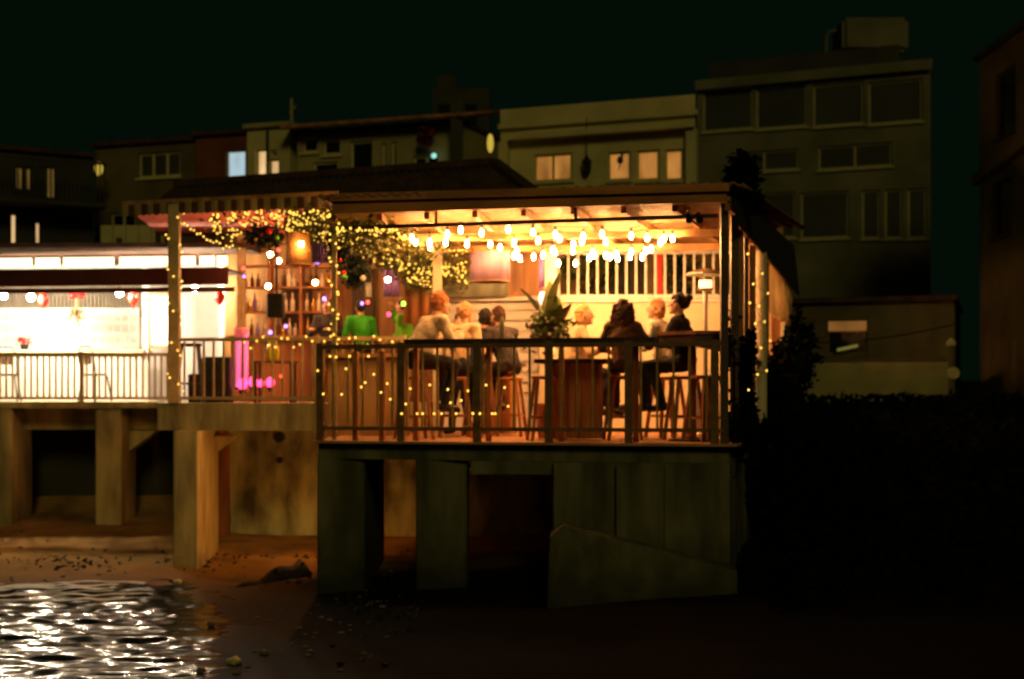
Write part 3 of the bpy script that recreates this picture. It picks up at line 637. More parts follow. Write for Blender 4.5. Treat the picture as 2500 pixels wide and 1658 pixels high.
rt = thing('corner_table', 'dark angular bar table in the right front corner', 'table', L3(1690, 17.0))
zt_ = 3.22
tp = [XY(1598, 16.75), XY(1700, 16.35), XY(1764, 16.35), XY(1764, 17.2), XY(1712, 17.6), XY(1632, 17.4)]
bm = BM(); prism(bm, tp, zt_-.04, zt_); wpart('top', bm, M['wood'], rt)
tc_ = sum((Vector(p) for p in tp), Vector((0,0)))/6
bm = BM(); prism(bm, [Vector(p).lerp(tc_, .06) for p in tp], [zt_-.10, zt_-.18, zt_-.24, zt_-.2, zt_-.10, zt_-.08], zt_-.041); wpart('apron', bm, M['darkwood'], rt)
bm = BM(); x, y = XY(1690, 16.95); tube(bm, [(x,y,LO+.04), (x,y,zt_-.05)], .05, 12); wpart('pedestal', bm, M['wood'], rt)
bm = BM(); lathe(bm, [(.28,0), (.28,.02), (.06,.05)], (x,y,LO), 20); wpart('foot', bm, M['black'], rt)
lw = thing('bench_wall', 'low tan wall behind the left end of the front railing', 'wall', (*XY(890, 19.1), LO))
bm = BM(); a, b = XY(800, 19.2), XY(1000, 19.0); prism(bm, [a, b, (b[0], b[1]+.15), (a[0], a[1]+.15)], LO, 2.98); wpart('plaster', bm, M['tan'], lw)
bm = BM(); prism(bm, [(a[0]-.02, a[1]-.08), (b[0], b[1]-.08), (b[0], b[1]+.2), (a[0]-.02, a[1]+.2)], 2.981, 3.03); wpart('coping', bm, M['rafter'], lw)
# stool and black boxes on the upper deck
stool((*XY(463, 20.6), UP), 'dark bar stool beside the fairy lit post on the upper deck', .3, .86, 'darkwood', 'dark seats on the upper deck')
def speaker(px, d, z0, w, h, dp, label):
    x, y = XY(px, d); t = thing('loudspeaker', label, 'loudspeaker', (x, y, z0), 0, 'black loudspeakers by the bar')
    bm = BM(); box(bm, -w/2, -dp/2, 0, w/2, dp/2, h); bmesh.ops.bevel(bm, geom=list(bm.edges), offset=.015, segments=1, affect='EDGES'); part('cabinet', bm, M['black'], t)
    for zz, r in ((h*.33, w*.36), (h*.75, w*.2)):
        bm = BM(); lathe(bm, [(r, 0), (r*.95, .012), (r*.3, .004)], seg=18)
        bmesh.ops.rotate(bm, verts=bm.verts, cent=(0,0,0), matrix=Matrix.Rotation(math.radians(90), 3, 'X')); bmesh.ops.translate(bm, verts=bm.verts, vec=(0,-dp/2,zz)); part('cone', bm, M['steel'] if r > 9 else M['darkcanvas'], t)
    return t
speaker(480, 20.9, UP, .2, .42, .25, 'small black loudspeaker on the deck by the dark stool')
speaker(533, 21.2, UP, .42, .68, .36, 'large black loudspeaker on the deck before the bright doorway')
sp = speaker(674, 21.2, ZZ(776, 21.2), .25, .36, .22, 'black loudspeaker hung above the bar bottles')
bm = BM(); bar(bm, (0,.05,.361), (0,.05,2.0), .03, .03); part('bracket', bm, M['black'], sp)
def bistro(px, d, label, rz):
    x, y = XY(px, d); t = thing('bistro_chair', label, 'chair', (x, y, UP), rz, 'dark chairs on the white terrace')
    bm = BM(); lathe(bm, [(.17,.43), (.2,.44), (.2,.46), (.17,.465)], seg=16); part('seat', bm, M['darkwood'], t)
    for i in (-1,1):
        for j in (-1,1):
            bm = BM(); tube(bm, [(i*.14,j*.14,.43), (i*.19,j*.19,0)], .014, 7); part('leg', bm, M['black'], t)
    bm = BM(); tube(bm, [(-.17,.14,.45), (-.18,.2,.8), (-.1,.22,.92), (.1,.22,.92), (.18,.2,.8), (.17,.14,.45)], .014, 7); part('back_frame', bm, M['black'], t)
    bm = BM(); box(bm, -.13,.2,.62, .13,.22,.8); part('backrest', bm, M['darkwood'], t)
bistro(18, 23.8, 'dark bistro chair behind the railing at the left edge', .5); bistro(232, 23.8, 'dark bistro chair behind the railing above the second pillar', 2.6)

# ------------------------------------------------------------------ bar clutter under the red canopy
bb = thing('back_bar', 'back bar shelves crowded with bottles in the magenta bar', 'shelves', (*XY(690, 23.2), UP))
xa, xb = XY(585, 23.3)[0], XY(812, 23.3)[0]
for k, py in enumerate((648, 700, 760, 822)):
    bm = BM(); z = ZZ(py, 23.3); box(bm, xa, 23.2, z-.03, xb, 23.5, z); wpart('shelf', bm, M['wood'], bb)
for x in (xa, (xa*2+xb)/3, (xa+2*xb)/3, xb):
    bm = BM(); box(bm, x-.02, 23.17, UP, x+.02, 23.52, ZZ(610, 23.3)); wpart('upright', bm, M['wood'], bb)
bm = BM(); box(bm, xa, 22.55, UP, xb, 22.95, UP+1.0); wpart('counter', bm, M['wood'], bb)
bm = BM(); box(bm, xa-.05, 22.45, UP+1.001, xb+.05, 23.0, UP+1.05); wpart('counter_top', bm, M['rafter'], bb)
bt_m = {}
for nm, h in (('tall', .30), ('short', .22)):
    for mm in ('bottle', 'bottled', 'purple', 'gold'):
        bm = BM(); lathe(bm, [(.035,0), (.037,h*.55), (.014,h*.72), (.013,h*.97), (.016,h)], seg=10); bt_m[nm, mm] = mesh('bottle', bm, M[mm], True)
RB = random.Random(11); nb_ = 0
for k, py in enumerate((700, 760, 822)):
    x = xa + .08
    while x < xb - .05:
        if min(abs(x-q) for q in (xa, (xa*2+xb)/3, (xa+2*xb)/3, xb)) > .06:
            o = bpy.data.objects.new('bottle', bt_m[RB.choice(('tall','short')), RB.choices(('bottle','bottled','purple','gold'), (6,3,1,2))[0]]); COL.objects.link(o); o.location = (x, 23.33+RB.uniform(-.06,.06), ZZ(py, 23.3))
            hue = {'bottle': 'pale', 'bottled': 'brown', 'purple': 'violet', 'gold': 'golden'}[o.data.materials[0].name.split('_')[0] and [k_ for k_ in ('bottle','bottled','purple','gold') if M[k_] == o.data.materials[0]][0]]
            tall = 'tall' if o.data in [bt_m['tall', k_] for k_ in ('bottle','bottled','purple','gold')] else 'short'; bay = ('left', 'middle', 'right')[min(2, int((x-xa)/(xb-xa)*3))]
            tag(o, '%s %s bottle in the %s bay of the %s back bar shelf' % (tall, hue, bay, ('top', 'middle', 'lowest')[k]), 'bottle', '%s %s bottles, %s bay, %s shelf of the back bar' % (tall, hue, bay, ('top', 'middle', 'lowest')[k]))
        x += RB.uniform(.08, .13)
for px, py, d, lab in ((655, 699, 21.5, 'warm bulb hanging left of the black loudspeaker'), (735, 596, 18.55, 'warm bulb glowing before the wicker lampshade'), (660, 621, 22.0, 'warm bulb hanging just under the large wreath'), (680, 637, 21.8, 'warm bulb hanging right below the large wreath'), (883, 655, 21.5, 'warm bulb above the green tinted dancer'), (947, 683, 21.5, 'warm bulb low beside the raised green arm'), (770, 690, 22.2, 'warm bulb hanging over the right end of the back bar')):
    globe(px, py, d, .036, 'bulb', lab, 'pendant_bulb', 'bulb', 'bare bulbs over the magenta bar', .4)
# wicker pendant and drum shade
def lampshade(name, label, px, py0, py1, d, w, m, taper=1.0, cordtop=CL):
    c = P(px, py1, d); h = ZZ(py0, d)-c.z; t = thing(name, label, 'lampshade', c)
    bm = BM(); seg = 56; r0, r1 = w/2, w/2*taper
    for a in range(seg):
        t0, t1 = 2*math.pi*a/seg, 2*math.pi*(a+1)/seg
        quad(bm, [(r0*math.cos(t0), r0*math.sin(t0), 0), (r0*math.cos(t1), r0*math.sin(t1), 0), (r1*math.cos(t1), r1*math.sin(t1), h), (r1*math.cos(t0), r1*math.sin(t0), h)])
    o = part('shade', bm, M[m], t, smooth=True); o.modifiers.new('t', 'SOLIDIFY').thickness = .006
    for z, r in ((.0, r0), (h, r1)):
        bm = BM(); tube(bm, [(r*1.01*math.cos(2*math.pi*k/seg), r*1.01*math.sin(2*math.pi*k/seg), z) for k in range(seg+1)], .008, 5); part('rim', bm, M['rafter'], t)
    bm = BM(); tube(bm, [(0,0,h*.6), (0,0,max(h+.05, cordtop-c.z))], .008, 5); part('cord', bm, M['cable'], t)
    bm = BM(); bar(bm, (-r1,0,h-.01), (r1,0,h-.01), .01, .01); bar(bm, (0,-r1,h-.01), (0,r1,h-.01), .01, .01); part('spider', bm, M['cable'], t)
    return t
lampshade('drum_lampshade', 'large pink drum lampshade hanging over the diners', 1197, 616, 688, 18.9, .51, 'shade')
lampshade('wicker_lampshade', 'orange wicker lampshade hanging over the magenta bar', 729, 570, 646, 18.9, .33, 'wicker', .9, 5.0)
def wreath(px, py, d, w, h, label, baubles, hang=.3, full=False):
    c = P(px, py, d); t = thing('pine_wreath', label, 'wreath', c); bm = BM(); rr = random.Random(int(px))
    for i in range(1100):
        a = rr.random()*6.283; k = (rr.random()**.5 if full else 1) ; q = rr.gauss(0, .18)
        leaf(bm, ((w/2*k + q*.25)*math.cos(a), rr.gauss(0,.05), (h/2*k + q*.25)*math.sin(a)), .04, rr)
    part('greenery', bm, M['pine'], t)
    for (x, z, m, r) in baubles:
        bm = BM(); ball(bm, (x, -.1, z), r, 2); part('bauble', bm, M[m], t, smooth=True)
    bm = BM(); tube(bm, [(0,0,h/2), (0,0,h/2+hang)], .008, 5); part('ribbon', bm, M['red'], t)
wreath(645, 578, 19.0, .44, .18, 'wide dark pine wreath with red bauble under the red canopy', [(.08,.06,'red',.05), (-.1,-.05,'gold',.03), (.19,-.02,'greenb',.03), (-.02,.02,'red',.03)], .3, True)
wreath(826, 612, 18.4, .16, .36, 'narrow dark pine spray hanging on the slim post', [(.03,-.13,'red',.03), (-.03,.02,'gold',.025)], .1, True)
wreath(866, 662, 18.9, .30, .34, 'round dark pine wreath with green and red baubles right of the slim post', [(-.12,-.09,'greenb',.045), (-.13,-.03,'red',.035), (-.12,.08,'red',.025), (.12,-.1,'white',.04)], .4, True)
def led(px, py, d, r, m, label, group):
    t = thing('party_lamp', label, 'lamp', P(px, py, d), 0, group)
    bm = BM(); ball(bm, (0,0,0), (r,r,r*1.2), 2); part('bulb', bm, M[m], t, smooth=True)
    bm = BM(); lathe(bm, [(r*.6,-r*1.0), (r*.75,-r*1.5), (r*.4,-r*2)], seg=10); part('base', bm, M['black'], t)
for px, py, d, r, m, lab in ((592, 938, 20.9, .075, 'pinkled', 'magenta party lamp on the deck below the pink drape'), (618, 932, 20.9, .07, 'pinkled', 'magenta party lamp second from left on the deck'), (636, 936, 21.2, .06, 'pinkled', 'magenta party lamp third from left on the deck'), (660, 934, 20.9, .065, 'pinkled', 'magenta party lamp at the right end of the deck row'),
     (687, 919, 21.4, .022, 'redled', 'small red party lamp right of the magenta row'), (660, 812, 22.4, .03, 'violetled', 'violet party lamp on the bar counter under the loudspeaker'), (596, 675, 22.5, .022, 'violetled', 'violet party lamp at the left end of the back bar'), (774, 637, 21.5, .045, 'violetled', 'violet party lamp beside the wicker shade'), (792, 730, 22, .03, 'violetled', 'violet party lamp at the right of the back bar'),
     (884, 741, 21.2, .025, 'violetled', 'violet party lamp behind the head of the green tinted dancer'), (898, 738, 21.3, .025, 'redled', 'red party lamp behind the head of the green tinted dancer'), (594, 655, 22.4, .022, 'redled', 'red party lamp at the left end of the back bar'), (680, 610, 20.9, .025, 'redled', 'red party lamp beside the wicker lampshade'), (949, 768, 21.2, .03, 'pinkled', 'pink party lamp low behind the raised green arm'), (985, 742, 20.2, .03, 'greenled', 'green party lamp in the raised hand'), (698, 797, 22, .025, 'globe', 'tiny white lamp on the back bar counter')):
    led(px, py, d, r, m if m != 'globe' else 'violetled', lab, 'coloured party lamps in the bar')
for px, y0, y1, lab in ((581, 826, 950, 'tall pink glowing tube added to brighten the drape at the left of the bar'), (599, 815, 945, 'tall pink glowing tube added right of the first one')):
    a, b = P(px, y1, 21.35), P(px+2, y0, 21.35); t = thing('tube_lamp', lab, 'lamp', a, 0, 'added pink glow tubes')  # added tubes that supply the pink glow seen on the drape
    bm = BM(); tube(bm, [(0,0,.03), b-a], .034, 12); part('tube', bm, mat('pink_tube', (1,.3,.6), emit=1.5, ecol=(1,.12,.30), evar=.5), t)
    bm = BM(); lathe(bm, [(.06,0), (.06,.02), (.04,.029)], seg=14); part('base', bm, M['black'], t)
def drape(name, label, pl, pr, y0, y1, d, m, fold=.03, nf=5):
    bm = BM(); n = 40; top, bot = [], []
    for i in range(n+1):
        px = pl+(pr-pl)*i/n; x, y = XY(px, d); y += fold*math.sin(i/n*nf*6.283)
        top.append(bm.verts.new((x, y, ZZ(y0, d)))); bot.append(bm.verts.new((x*1.0, y, ZZ(y1, d))))
    for i in range(n): bm.faces.new((top[i], top[i+1], bot[i+1], bot[i]))
    o = solo(name, bm, M[m], label, 'drape', smooth=True); o.modifiers.new('t', 'SOLIDIFY').thickness = .006; return o
drape('pink_drape', 'bright pink drape lit from below at the left of the bar', 572, 606, 800, 958, 21.7, 'pink')
drape('purple_banner', 'purple cloth banner hanging behind the dancers', 935, 975, 645, 725, 22, 'purple')
drape('purple_banner', 'purple banner over the right end of the back bar', 761, 800, 592, 642, 19.3, 'purple')
drape('blue_pennant', 'narrow blue pennant hanging above the potted palm', 1315, 1328, 630, 705, 19.8, 'purple', .01, 1)
drape('pale_towel', 'small pale towel hanging beside the round pine wreath', 891, 905, 690, 725, 20.5, 'board', .01, 2)
drape('brown_shade_sail', 'brown leaf shaped sail standing behind the cream shirted man', 985, 1045, 660, 790, 21.0, 'wood', .02, 2)
drape('grey_banner', 'grey green cloth hung below the lights right of the white post', 1080, 1240, 668, 724, 20.9, 'greycloth', .02, 3)
for px, lab in ((658, 'yellow green bottle on the low bar table at left'), (674, 'yellow green bottle on the low bar table at right')):
    t = thing('glass_bottle', lab, 'bottle', P(px, 882, 21.0))
    bm = BM(); lathe(bm, [(.045,0), (.047,.2), (.018,.28), (.017,.34)], seg=12); part('body', bm, mat('yellow_glass', (.75,.62,.03), .2, var=.1, bump=0), t, smooth=True)
    bm = BM(); lathe(bm, [(.02,.341), (.02,.37)], seg=10); part('cap', bm, M['gold'], t)
t = thing('low_table', 'low dark table holding the yellow green bottles', 'table', (*XY(672, 21.0), UP)); hh = ZZ(882, 21.0)-UP
bm = BM(); box(bm, -.3,-.22,hh-.03, .3,.22,hh-.001); part('top', bm, M['darkwood'], t)
for i in (-1,1):
    for j in (-1,1):
        bm = BM(); box(bm, i*.26-.02, j*.18-.02, 0, i*.26+.02, j*.18+.02, hh-.031); part('leg', bm, M['darkwood'], t)
t = thing('festive_lantern', 'white and red glowing lantern hung beside the potted palm', 'lantern', P(1326, 728, 19.3))
bm = BM(); ball(bm, (0,0,0), (.06,.06,.11), 3); part('globe', bm, mat('lantern_glow', (1,.8,.8), emit=2.2, ecol=(1,.55,.5)), t, smooth=True)
bm = BM(); lathe(bm, [(.05,.09), (.03,.13), (.012,.15)], seg=12); part('cap', bm, M['redpaint'], t)
bm = BM(); tube(bm, [(0,0,.14), (0,0,CL-origin(t).z)], .006, 5); part('cord', bm, M['cable'], t)
# potted palm
t = thing('potted_palm', 'potted palm with broad dark leaves among the diners', 'potted plant', L3(1340, 17.9)); rr = random.Random(4)
bm = BM(); lathe(bm, [(.13,0), (.18,.4), (.2,.4), (.2,.44), (.15,.44), (.13,.40)], seg=18); part('pot', bm, M['tile'], t)
bm = BM(); tube(bm, [(0,0,.4), (.01,0,.8), (0,.02,1.3)], .03, 8, .02); part('stem', bm, M['wood'], t)
for i in range(11):
    a = rr.random()*6.28; el = rr.uniform(1.1, 1.5) if i > 2 else 1.6; ln = rr.uniform(.45,.7) if i > 2 else .85; bm = BM(); w = rr.uniform(.09,.13); prev = None; p = Vector((0,0,1.2+rr.uniform(-.15,.15))); dz = el
    for k in range(7):
        d_ = Vector((math.cos(a)*math.cos(dz), math.sin(a)*math.cos(dz), math.sin(dz))); s_ = Vector((-math.sin(a), math.cos(a), 0)); ww = w*math.sin(math.pi*(k+.3)/6.6)
        cur = [bm.verts.new(p-s_*ww+Vector((0,0,.02))), bm.verts.new(p), bm.verts.new(p+s_*ww+Vector((0,0,.02)))]
        if prev:
            for q in (0, 1): bm.faces.new((prev[q], prev[q+1], cur[q+1], cur[q]))
        prev = cur; p = p + d_*ln/6; dz -= .10
    part('leaf', bm, M['palmleaf'], t, smooth=True)
bm = BM()
for i in range(420): leaf(bm, (rr.gauss(.02,.11), rr.gauss(0,.1), 1.38+rr.gauss(0,.11)), .06, rr)
part('small_leaves', bm, M['palmleaf'], t, 'stuff')
bm = BM()
for i in range(9): ball(bm, (rr.gauss(0,.1), -.12+rr.gauss(0,.03), 1.45+rr.gauss(0,.12)), .022, 2)
part('blossoms', bm, M['white'], t, 'stuff')
# patio heater
t = thing('patio_heater', 'mushroom patio heater glowing in the right corner', 'heater', L3(1722, 18.9)); zb_ = -LO
h1 = ZZ(672, 18.9)-LO
bm = BM(); lathe(bm, [(.02,h1+.09), (.10,h1+.075), (.27,h1+.02), (.275,h1), (.05,h1+.01)], seg=28); part('hood', bm, M['steel'], t, smooth=True)
bm = BM(); lathe(bm, [(.08,h1-.17), (.085,h1-.15), (.085,h1-.09), (.08,h1-.07)], seg=20); part('burner', bm, M['heat'], t)
bm = BM(); lathe(bm, [(.10,h1-.2), (.11,h1-.175), (.09,h1-.171)], seg=20); part('collar', bm, M['steel'], t)
for k in range(3):
    a = k*2.094; bm = BM(); tube(bm, [(.09*math.cos(a), .09*math.sin(a), h1-.08), (.10*math.cos(a), .10*math.sin(a), h1+.02)], .008, 6); part('strut', bm, M['steel'], t)
bm = BM(); tube(bm, [(0,0,.6), (0,0,h1-.2)], .03, 12); part('pole', bm, M['steel'], t)
bm = BM(); lathe(bm, [(.22,0), (.22,.04), (.19,.08), (.18,.6), (.10,.66)], seg=22); part('base', bm, M['steel'], t)
for px in (1681, 1706):
    p = B1.at(px, .0); t = thing('spotlight', 'unlit black spotlight on the lamp rail, ' + ('left one with a raised bracket' if px < 1700 else 'right one next to the corner post'), 'spotlight', (p.x, p.y, ZZ(532, p.y)))
    bm = BM(); tube(bm, [(0,-.06,-.03), (0,.07,.02)], .042, 14, .05); part('can', bm, M['black'], t)
    bm = BM(); bar(bm, (0,.02,.04), (0,.02,.13 if px < 1700 else .07), .02, .02); part('bracket', bm, M['black'], t)

# ------------------------------------------------------------------ string lights
BP = [(1006,581),(1015,590),(1049,591),(1050,602),(1092,572),(1088,592),(1125,561),(1140,595),(1176,568),(1197,596),(1221,604),(1241,560),(1255,592),(1262,612),(1255,625),(1270,631),
 (1301,567),(1314,587),(1303,627),(1326,622),(1356,572),(1366,582),(1350,609),(1355,616),(1363,642),(1400,596),(1399,612),(1405,642),(1421,590),(1424,577),(1447,616),(1439,629),(1451,622),(1470,571),(1479,590),(1479,623),(1490,626),(1505,620),(1508,631),(1541,575),(1541,614),(1538,626),(1568,627),(1576,612),(1590,607),(1580,580),(1612,592),(1621,582),(1642,582)]
bm = BM(); lathe(bm, [(.006,-.052), (.02,-.045), (.030,-.02), (.030,.0), (.022,.025), (.013,.04), (.011,.045)], seg=12); bmesh.ops.scale(bm, verts=bm.verts, vec=(.76,.76,.85)); bulb_me = mesh('bulb', bm, M['bulb'], True)
bm = BM(); lathe(bm, [(.015,.04), (.016,.085), (.008,.095)], seg=8); sock_me = mesh('socket', bm, M['black'])
bins = [(0, 577), (577, 593), (593, 613), (613, 700)]
for bi, (lo, hi) in enumerate(bins):
    pts = sorted(p for p in BP if lo <= p[1] < hi); C3 = [P(px, py, 16.9 + (py-558)/86*3.0) for px, py in pts]
    t = thing('string_light', 'strand of warm white bulbs under the bamboo ceiling, ' + ['nearest the front rail', 'second behind the front rail', 'third behind the front rail', 'hanging lowest by the white bars'][bi], 'string light', C3[0], 0, 'strands of bulbs under the bamboo ceiling')
    cab = []
    for i, c in enumerate(C3):
        o = piece('bulb', bulb_me, t, c); q = bpy.data.objects.new('socket', sock_me); COL.objects.link(q); q.parent = o
        cab.append(c+Vector((0,0,.095)))
        if i+1 < len(C3): m_ = (c+C3[i+1])/2; cab.append(Vector((m_.x, m_.y, m_.z+.085)))
    ends = [Vector((cab[0].x-.4, cab[0].y, CL-.02))] + cab + [Vector((cab[-1].x+.4, cab[-1].y, CL-.02))]
    bm = BM(); tube(bm, ends, .004, 5); wpart('cable', bm, M['cable'], t)
bm = BM(); bmesh.ops.create_icosphere(bm, subdivisions=1, radius=.015); fairy_me = mesh('bulb', bm, M['fairy'])
def fairy(label, pts, cat='fairy lights', cable=True, most=300, thin=.003, name='fairy_lights'):
    t = thing(name, label, cat, pts[0])
    for c in pts[:most]: piece('bulb', fairy_me, t, c)
    if len(pts) > most:
        bm = BM()
        for c in pts[most:]: bmesh.ops.create_icosphere(bm, subdivisions=1, radius=.013, matrix=Matrix.Translation(c))
        wpart('far_bulbs', bm, M['fairy'], t, 'stuff')
    if cable:
        bm = BM(); tube(bm, pts, thin, 4); wpart('cable', bm, M['cable'], t)
    return t
rr = random.Random(21)
pts = []
for i in range(30):
    z = 5.0 - i*.085; a = i*1.1; x, y = XY(426, 20.0); pts.append(Vector((x+.12*math.cos(a)+rr.gauss(0,.02), y-.03+.11*math.sin(a), z+rr.gauss(0,.02))))
fairy('yellow fairy lights wound round the left awning post', pts)
pts = [Vector((XY(816,17.25)[0]+.06*math.cos(i*1.3), 17.22+.05*math.sin(i*1.3), 4.55-i*.058+rr.gauss(0,.01))) for i in range(27)]
fairy('yellow fairy lights wound round the slim post', pts)
pts = []
for i in range(20):
    f_ = i/19; pts.append(P(434+f_*150, 535+70*math.sin(f_*1.6)+rr.gauss(0,3), 20.1+rr.gauss(0,.1)))
fairy('yellow fairy lights swagged across the red canopy at left', pts)
pts = []
for i in range(34):
    px = 782+i*14+rr.gauss(0,4); p = A0.at(px, -.05); yy = (905 if i < 12 else 980) + 60*math.sin(i*1.9) + (20 if i > 12 else 0)
    pts.append(Vector((p.x, p.y, ZZ(min(1010, max(870, yy)), p.y))))
fairy('yellow fairy lights zigzagging over the front railing', pts)
pts = [Vector((*LR.at(600+i*15, -.05), LR.z(700, 836 + 14*math.sin(i*1.7)))) for i in range(25)]
fairy('yellow fairy lights draped along the middle railing', pts)
pts = []
for i in range(14):
    f_ = (i*.618) % 1; p = SD.at(1800+60*f_, -.12); pts.append(Vector((p.x, p.y, 4.1-i*.12+rr.gauss(0,.04))))
fairy('yellow fairy lights climbing the ivy on the right flank', pts)
# canopy of leaves with a net of fairy lights over the bar
def inpoly(x, y, poly):
    c = False
    for i in range(len(poly)):
        (x0,y0),(x1,y1) = poly[i], poly[i-1]
        if (y0>y)!=(y1>y) and x < (x1-x0)*(y-y0)/(y1-y0)+x0: c = not c
    return c
poly = [(500,522),(640,514),(840,512),(880,552),(960,556),(1010,590),(1140,612),(1140,695),(1085,675),(1050,712),(1000,690),(965,655),(900,636),(850,616),(760,600),(690,560),(600,560),(560,600),(520,560)]
net = []
while len(net) < 1050:
    px, py = rr.uniform(500,1140), rr.uniform(512,700)
    if not inpoly(px, py, poly): continue
    dens = .45 if px < 700 else 1
    if rr.random() > dens: continue
    if px < 812: dd = 19.2 + (px-500)/640*.6 + (py-520)/170*1.6 + rr.uniform(-.3,.3)
    else:
        if py < 556: continue
        dd = min(1.98*F/(HY-py), 20.6) - abs(rr.gauss(0,.15))
    net.append(P(px, py, dd))
net.sort(key=lambda v: v.y)
fairy('dense net of yellow fairy lights over the leafy bar ceiling', net, cable=False, name='fairy_light_net')
bm = BM()
for i in range(5200):
    c = rr.choice(net)
    if c.x/c.y*F+1250 < 720 and rr.random() < .75: continue
    leaf(bm, c + Vector((rr.gauss(0,.09), abs(rr.gauss(.08,.07)), rr.gauss(.0,.08))), .05, rr)
solo('ceiling_greenery', bm, M['creeper'], 'leafy creeper hanging among the fairy light net', 'creeper', kind='stuff')

# ------------------------------------------------------------------ people
TXC = bpy.data.textures.new('cloth_folds', 'CLOUDS'); TXC.noise_scale = .11; TXC.noise_depth = 2
TXH = bpy.data.textures.new('hair_locks', 'CLOUDS'); TXH.noise_scale = .05; TXH.noise_depth = 2
def ik(a, c, l1, l2, hint):
    a, c, hint = Vector(a), Vector(c), Vector(hint); v = c-a; L = min(v.length, (l1+l2)*.995); d = v.normalized()
    x = (l1*l1-l2*l2+L*L)/(2*L); h = math.sqrt(max(0, l1*l1-x*x)); s = (hint - d*hint.dot(d)).normalized()
    return a+d*x+s*h, a+d*L
def person(label, loc, rz, top, legs, hair, hairstyle='short', lean=.15, hands=None, sh=.80, seated=True, sc=1.0, sleeves=True, headturn=0.0, female=False, group=None):
    t = thing('person', label, 'person', loc, rz, group); t.scale = (sc, sc, sc)
    if seated: pel = Vector((0, 0, sh+.10))
    else: pel = Vector((0, 0, .93))
    ax = Vector((0, math.sin(lean), math.cos(lean))); fw = Vector((0, math.cos(lean), -math.sin(lean)))
    rot = Matrix.Rotation(-lean, 3, 'X'); ws = .165 if female else .19
    chest = pel + ax*.30; neck = pel + ax*.50; hc = neck + Vector((0, math.sin(lean*.5), math.cos(lean*.5)))*.155 + Vector((0,.015,0))
    HT = Matrix.Rotation(headturn, 3, 'Z')
    J = {}
    for s in (-1, 1):
        J['sh', s] = pel + ax*.445 + Vector((s*ws, 0, 0)); J['hip', s] = pel + Vector((s*.09, 0, -.03))
        if seated: J['kn', s] = Vector((s*.12, .43, sh+.03)); J['an', s] = Vector((s*.11, .36 - .06*s, sh-.40))
        else: J['kn', s] = Vector((s*.10, .05, .50)); J['an', s] = Vector((s*.11, .0 + .06*s, .08))
        tgt = Vector((hands or {}).get(s, (s*.16, .36, pel.z+.24)))
        J['el', s], J['wr', s] = ik(J['sh', s], tgt, .29, .26, (s*.5, -.5, -.8))
    body, topb, legb, shoes = BM(), BM(), BM(), BM()
    # body
    ball(body, pel, (.155,.105,.12), 3, rot); ball(body, chest, (.16,.105,.19), 3, rot); cap(body, pel, chest, .12, .125)
    cap(body, pel+ax*.42, hc-Vector((0,.01,.03)), .055, .05)
    for s in (-1, 1):
        cap(body, pel+ax*.44, J['sh', s], .06, .055); cap(body, J['sh', s], J['el', s], .048, .038); cap(body, J['el', s], J['wr', s], .038, .027)
        cap(body, J['hip', s], J['kn', s], .08, .055); cap(body, J['kn', s], J['an', s], .052, .036); cap(body, J['an', s], J['an', s]+Vector((0,.13,-.045)), .035, .028)
        # hand: palm, four curled fingers, thumb
        d = (J['wr', s]-J['el', s]).normalized(); side = d.cross(Vector((0,0,1))); side = side.normalized() if side.length > .1 else Vector((1,0,0)); nrm = side.cross(d)
        p0 = J['wr', s]; p1 = p0 + d*.085; cap(body, p0+side*.018, p1+side*.026, .018, .017); cap(body, p0-side*.018, p1-side*.026, .018, .017); cap(body, p0, p1, .02, .019)
        for k, ln in enumerate((.030,.036,.040,.034)):
            q = p1 + side*(-.033+.022*k); a1 = q + d*ln - nrm*.008; a2 = a1 + d*ln*.6 - nrm*.026
            cap(body, q, a1, .0105, .0095, 6); cap(body, a1, a2, .0095, .0085, 6)
        q = p0 + d*.03 + side*(-s*.03); cap(body, q, q+d*.03+side*(-s*.025)-nrm*.01, .012, .011, 6); cap(body, q+d*.03+side*(-s*.025)-nrm*.01, q+d*.06+side*(-s*.022)-nrm*.02, .011, .009, 6)
    def H(x, y, z): return hc + HT @ Vector((x, y, z))
    ball(body, hc, (.074,.094,.112), 3, HT); ball(body, H(0,.03,-.06), (.055,.06,.062), 2, HT)
    cap(body, H(0,.090,.012), H(0,.112,-.022), .010, .016, 6)
    for s in (-1, 1): ball(body, H(s*.076, -.005, -.008), (.014,.026,.034), 2, HT)
    ball(body, H(0,.082,-.098), (.022,.02,.018), 2, HT)
    def soft(nm, bm_, m_, vox, it=3):
        o = part(nm, bm_, m_, t, smooth=True); r = o.modifiers.new('r', 'REMESH'); r.mode = 'VOXEL'; r.voxel_size = vox; r.use_smooth_shade = True
        k = o.modifiers.new('s', 'SMOOTH'); k.factor = .5; k.iterations = it
        if nm in ('top', 'trousers', 'hair'):
            d_ = o.modifiers.new('d', 'DISPLACE'); d_.texture = TXH if nm == 'hair' else TXC; d_.strength = .05 if nm == 'hair' else .038; d_.mid_level = .5; d_.texture_coords = 'GLOBAL'
        return o
    bo = soft('body', body, M['skin'], .0085, 2)
    for s in (-1, 1):
        b_ = BM(); ball(b_, H(s*.030, .086, .012), (.013,.010,.009), 2, HT); part('eye', b_, M['eye'], t, smooth=True)
    b_ = BM(); ball(b_, H(0, .094, -.060), (.024,.009,.008), 2, HT); part('mouth', b_, M['lips'], t, smooth=True)
    # clothes follow the body
    ball(topb, chest, (.178,.122,.195), 3, rot); cap(topb, pel+ax*.02, chest, .142, .14); cap(topb, pel+ax*.40, pel+ax*.485, .09, .066)
    if female: ball(topb, chest+fw*.07+ax*.03, (.13,.07,.08), 2, rot)
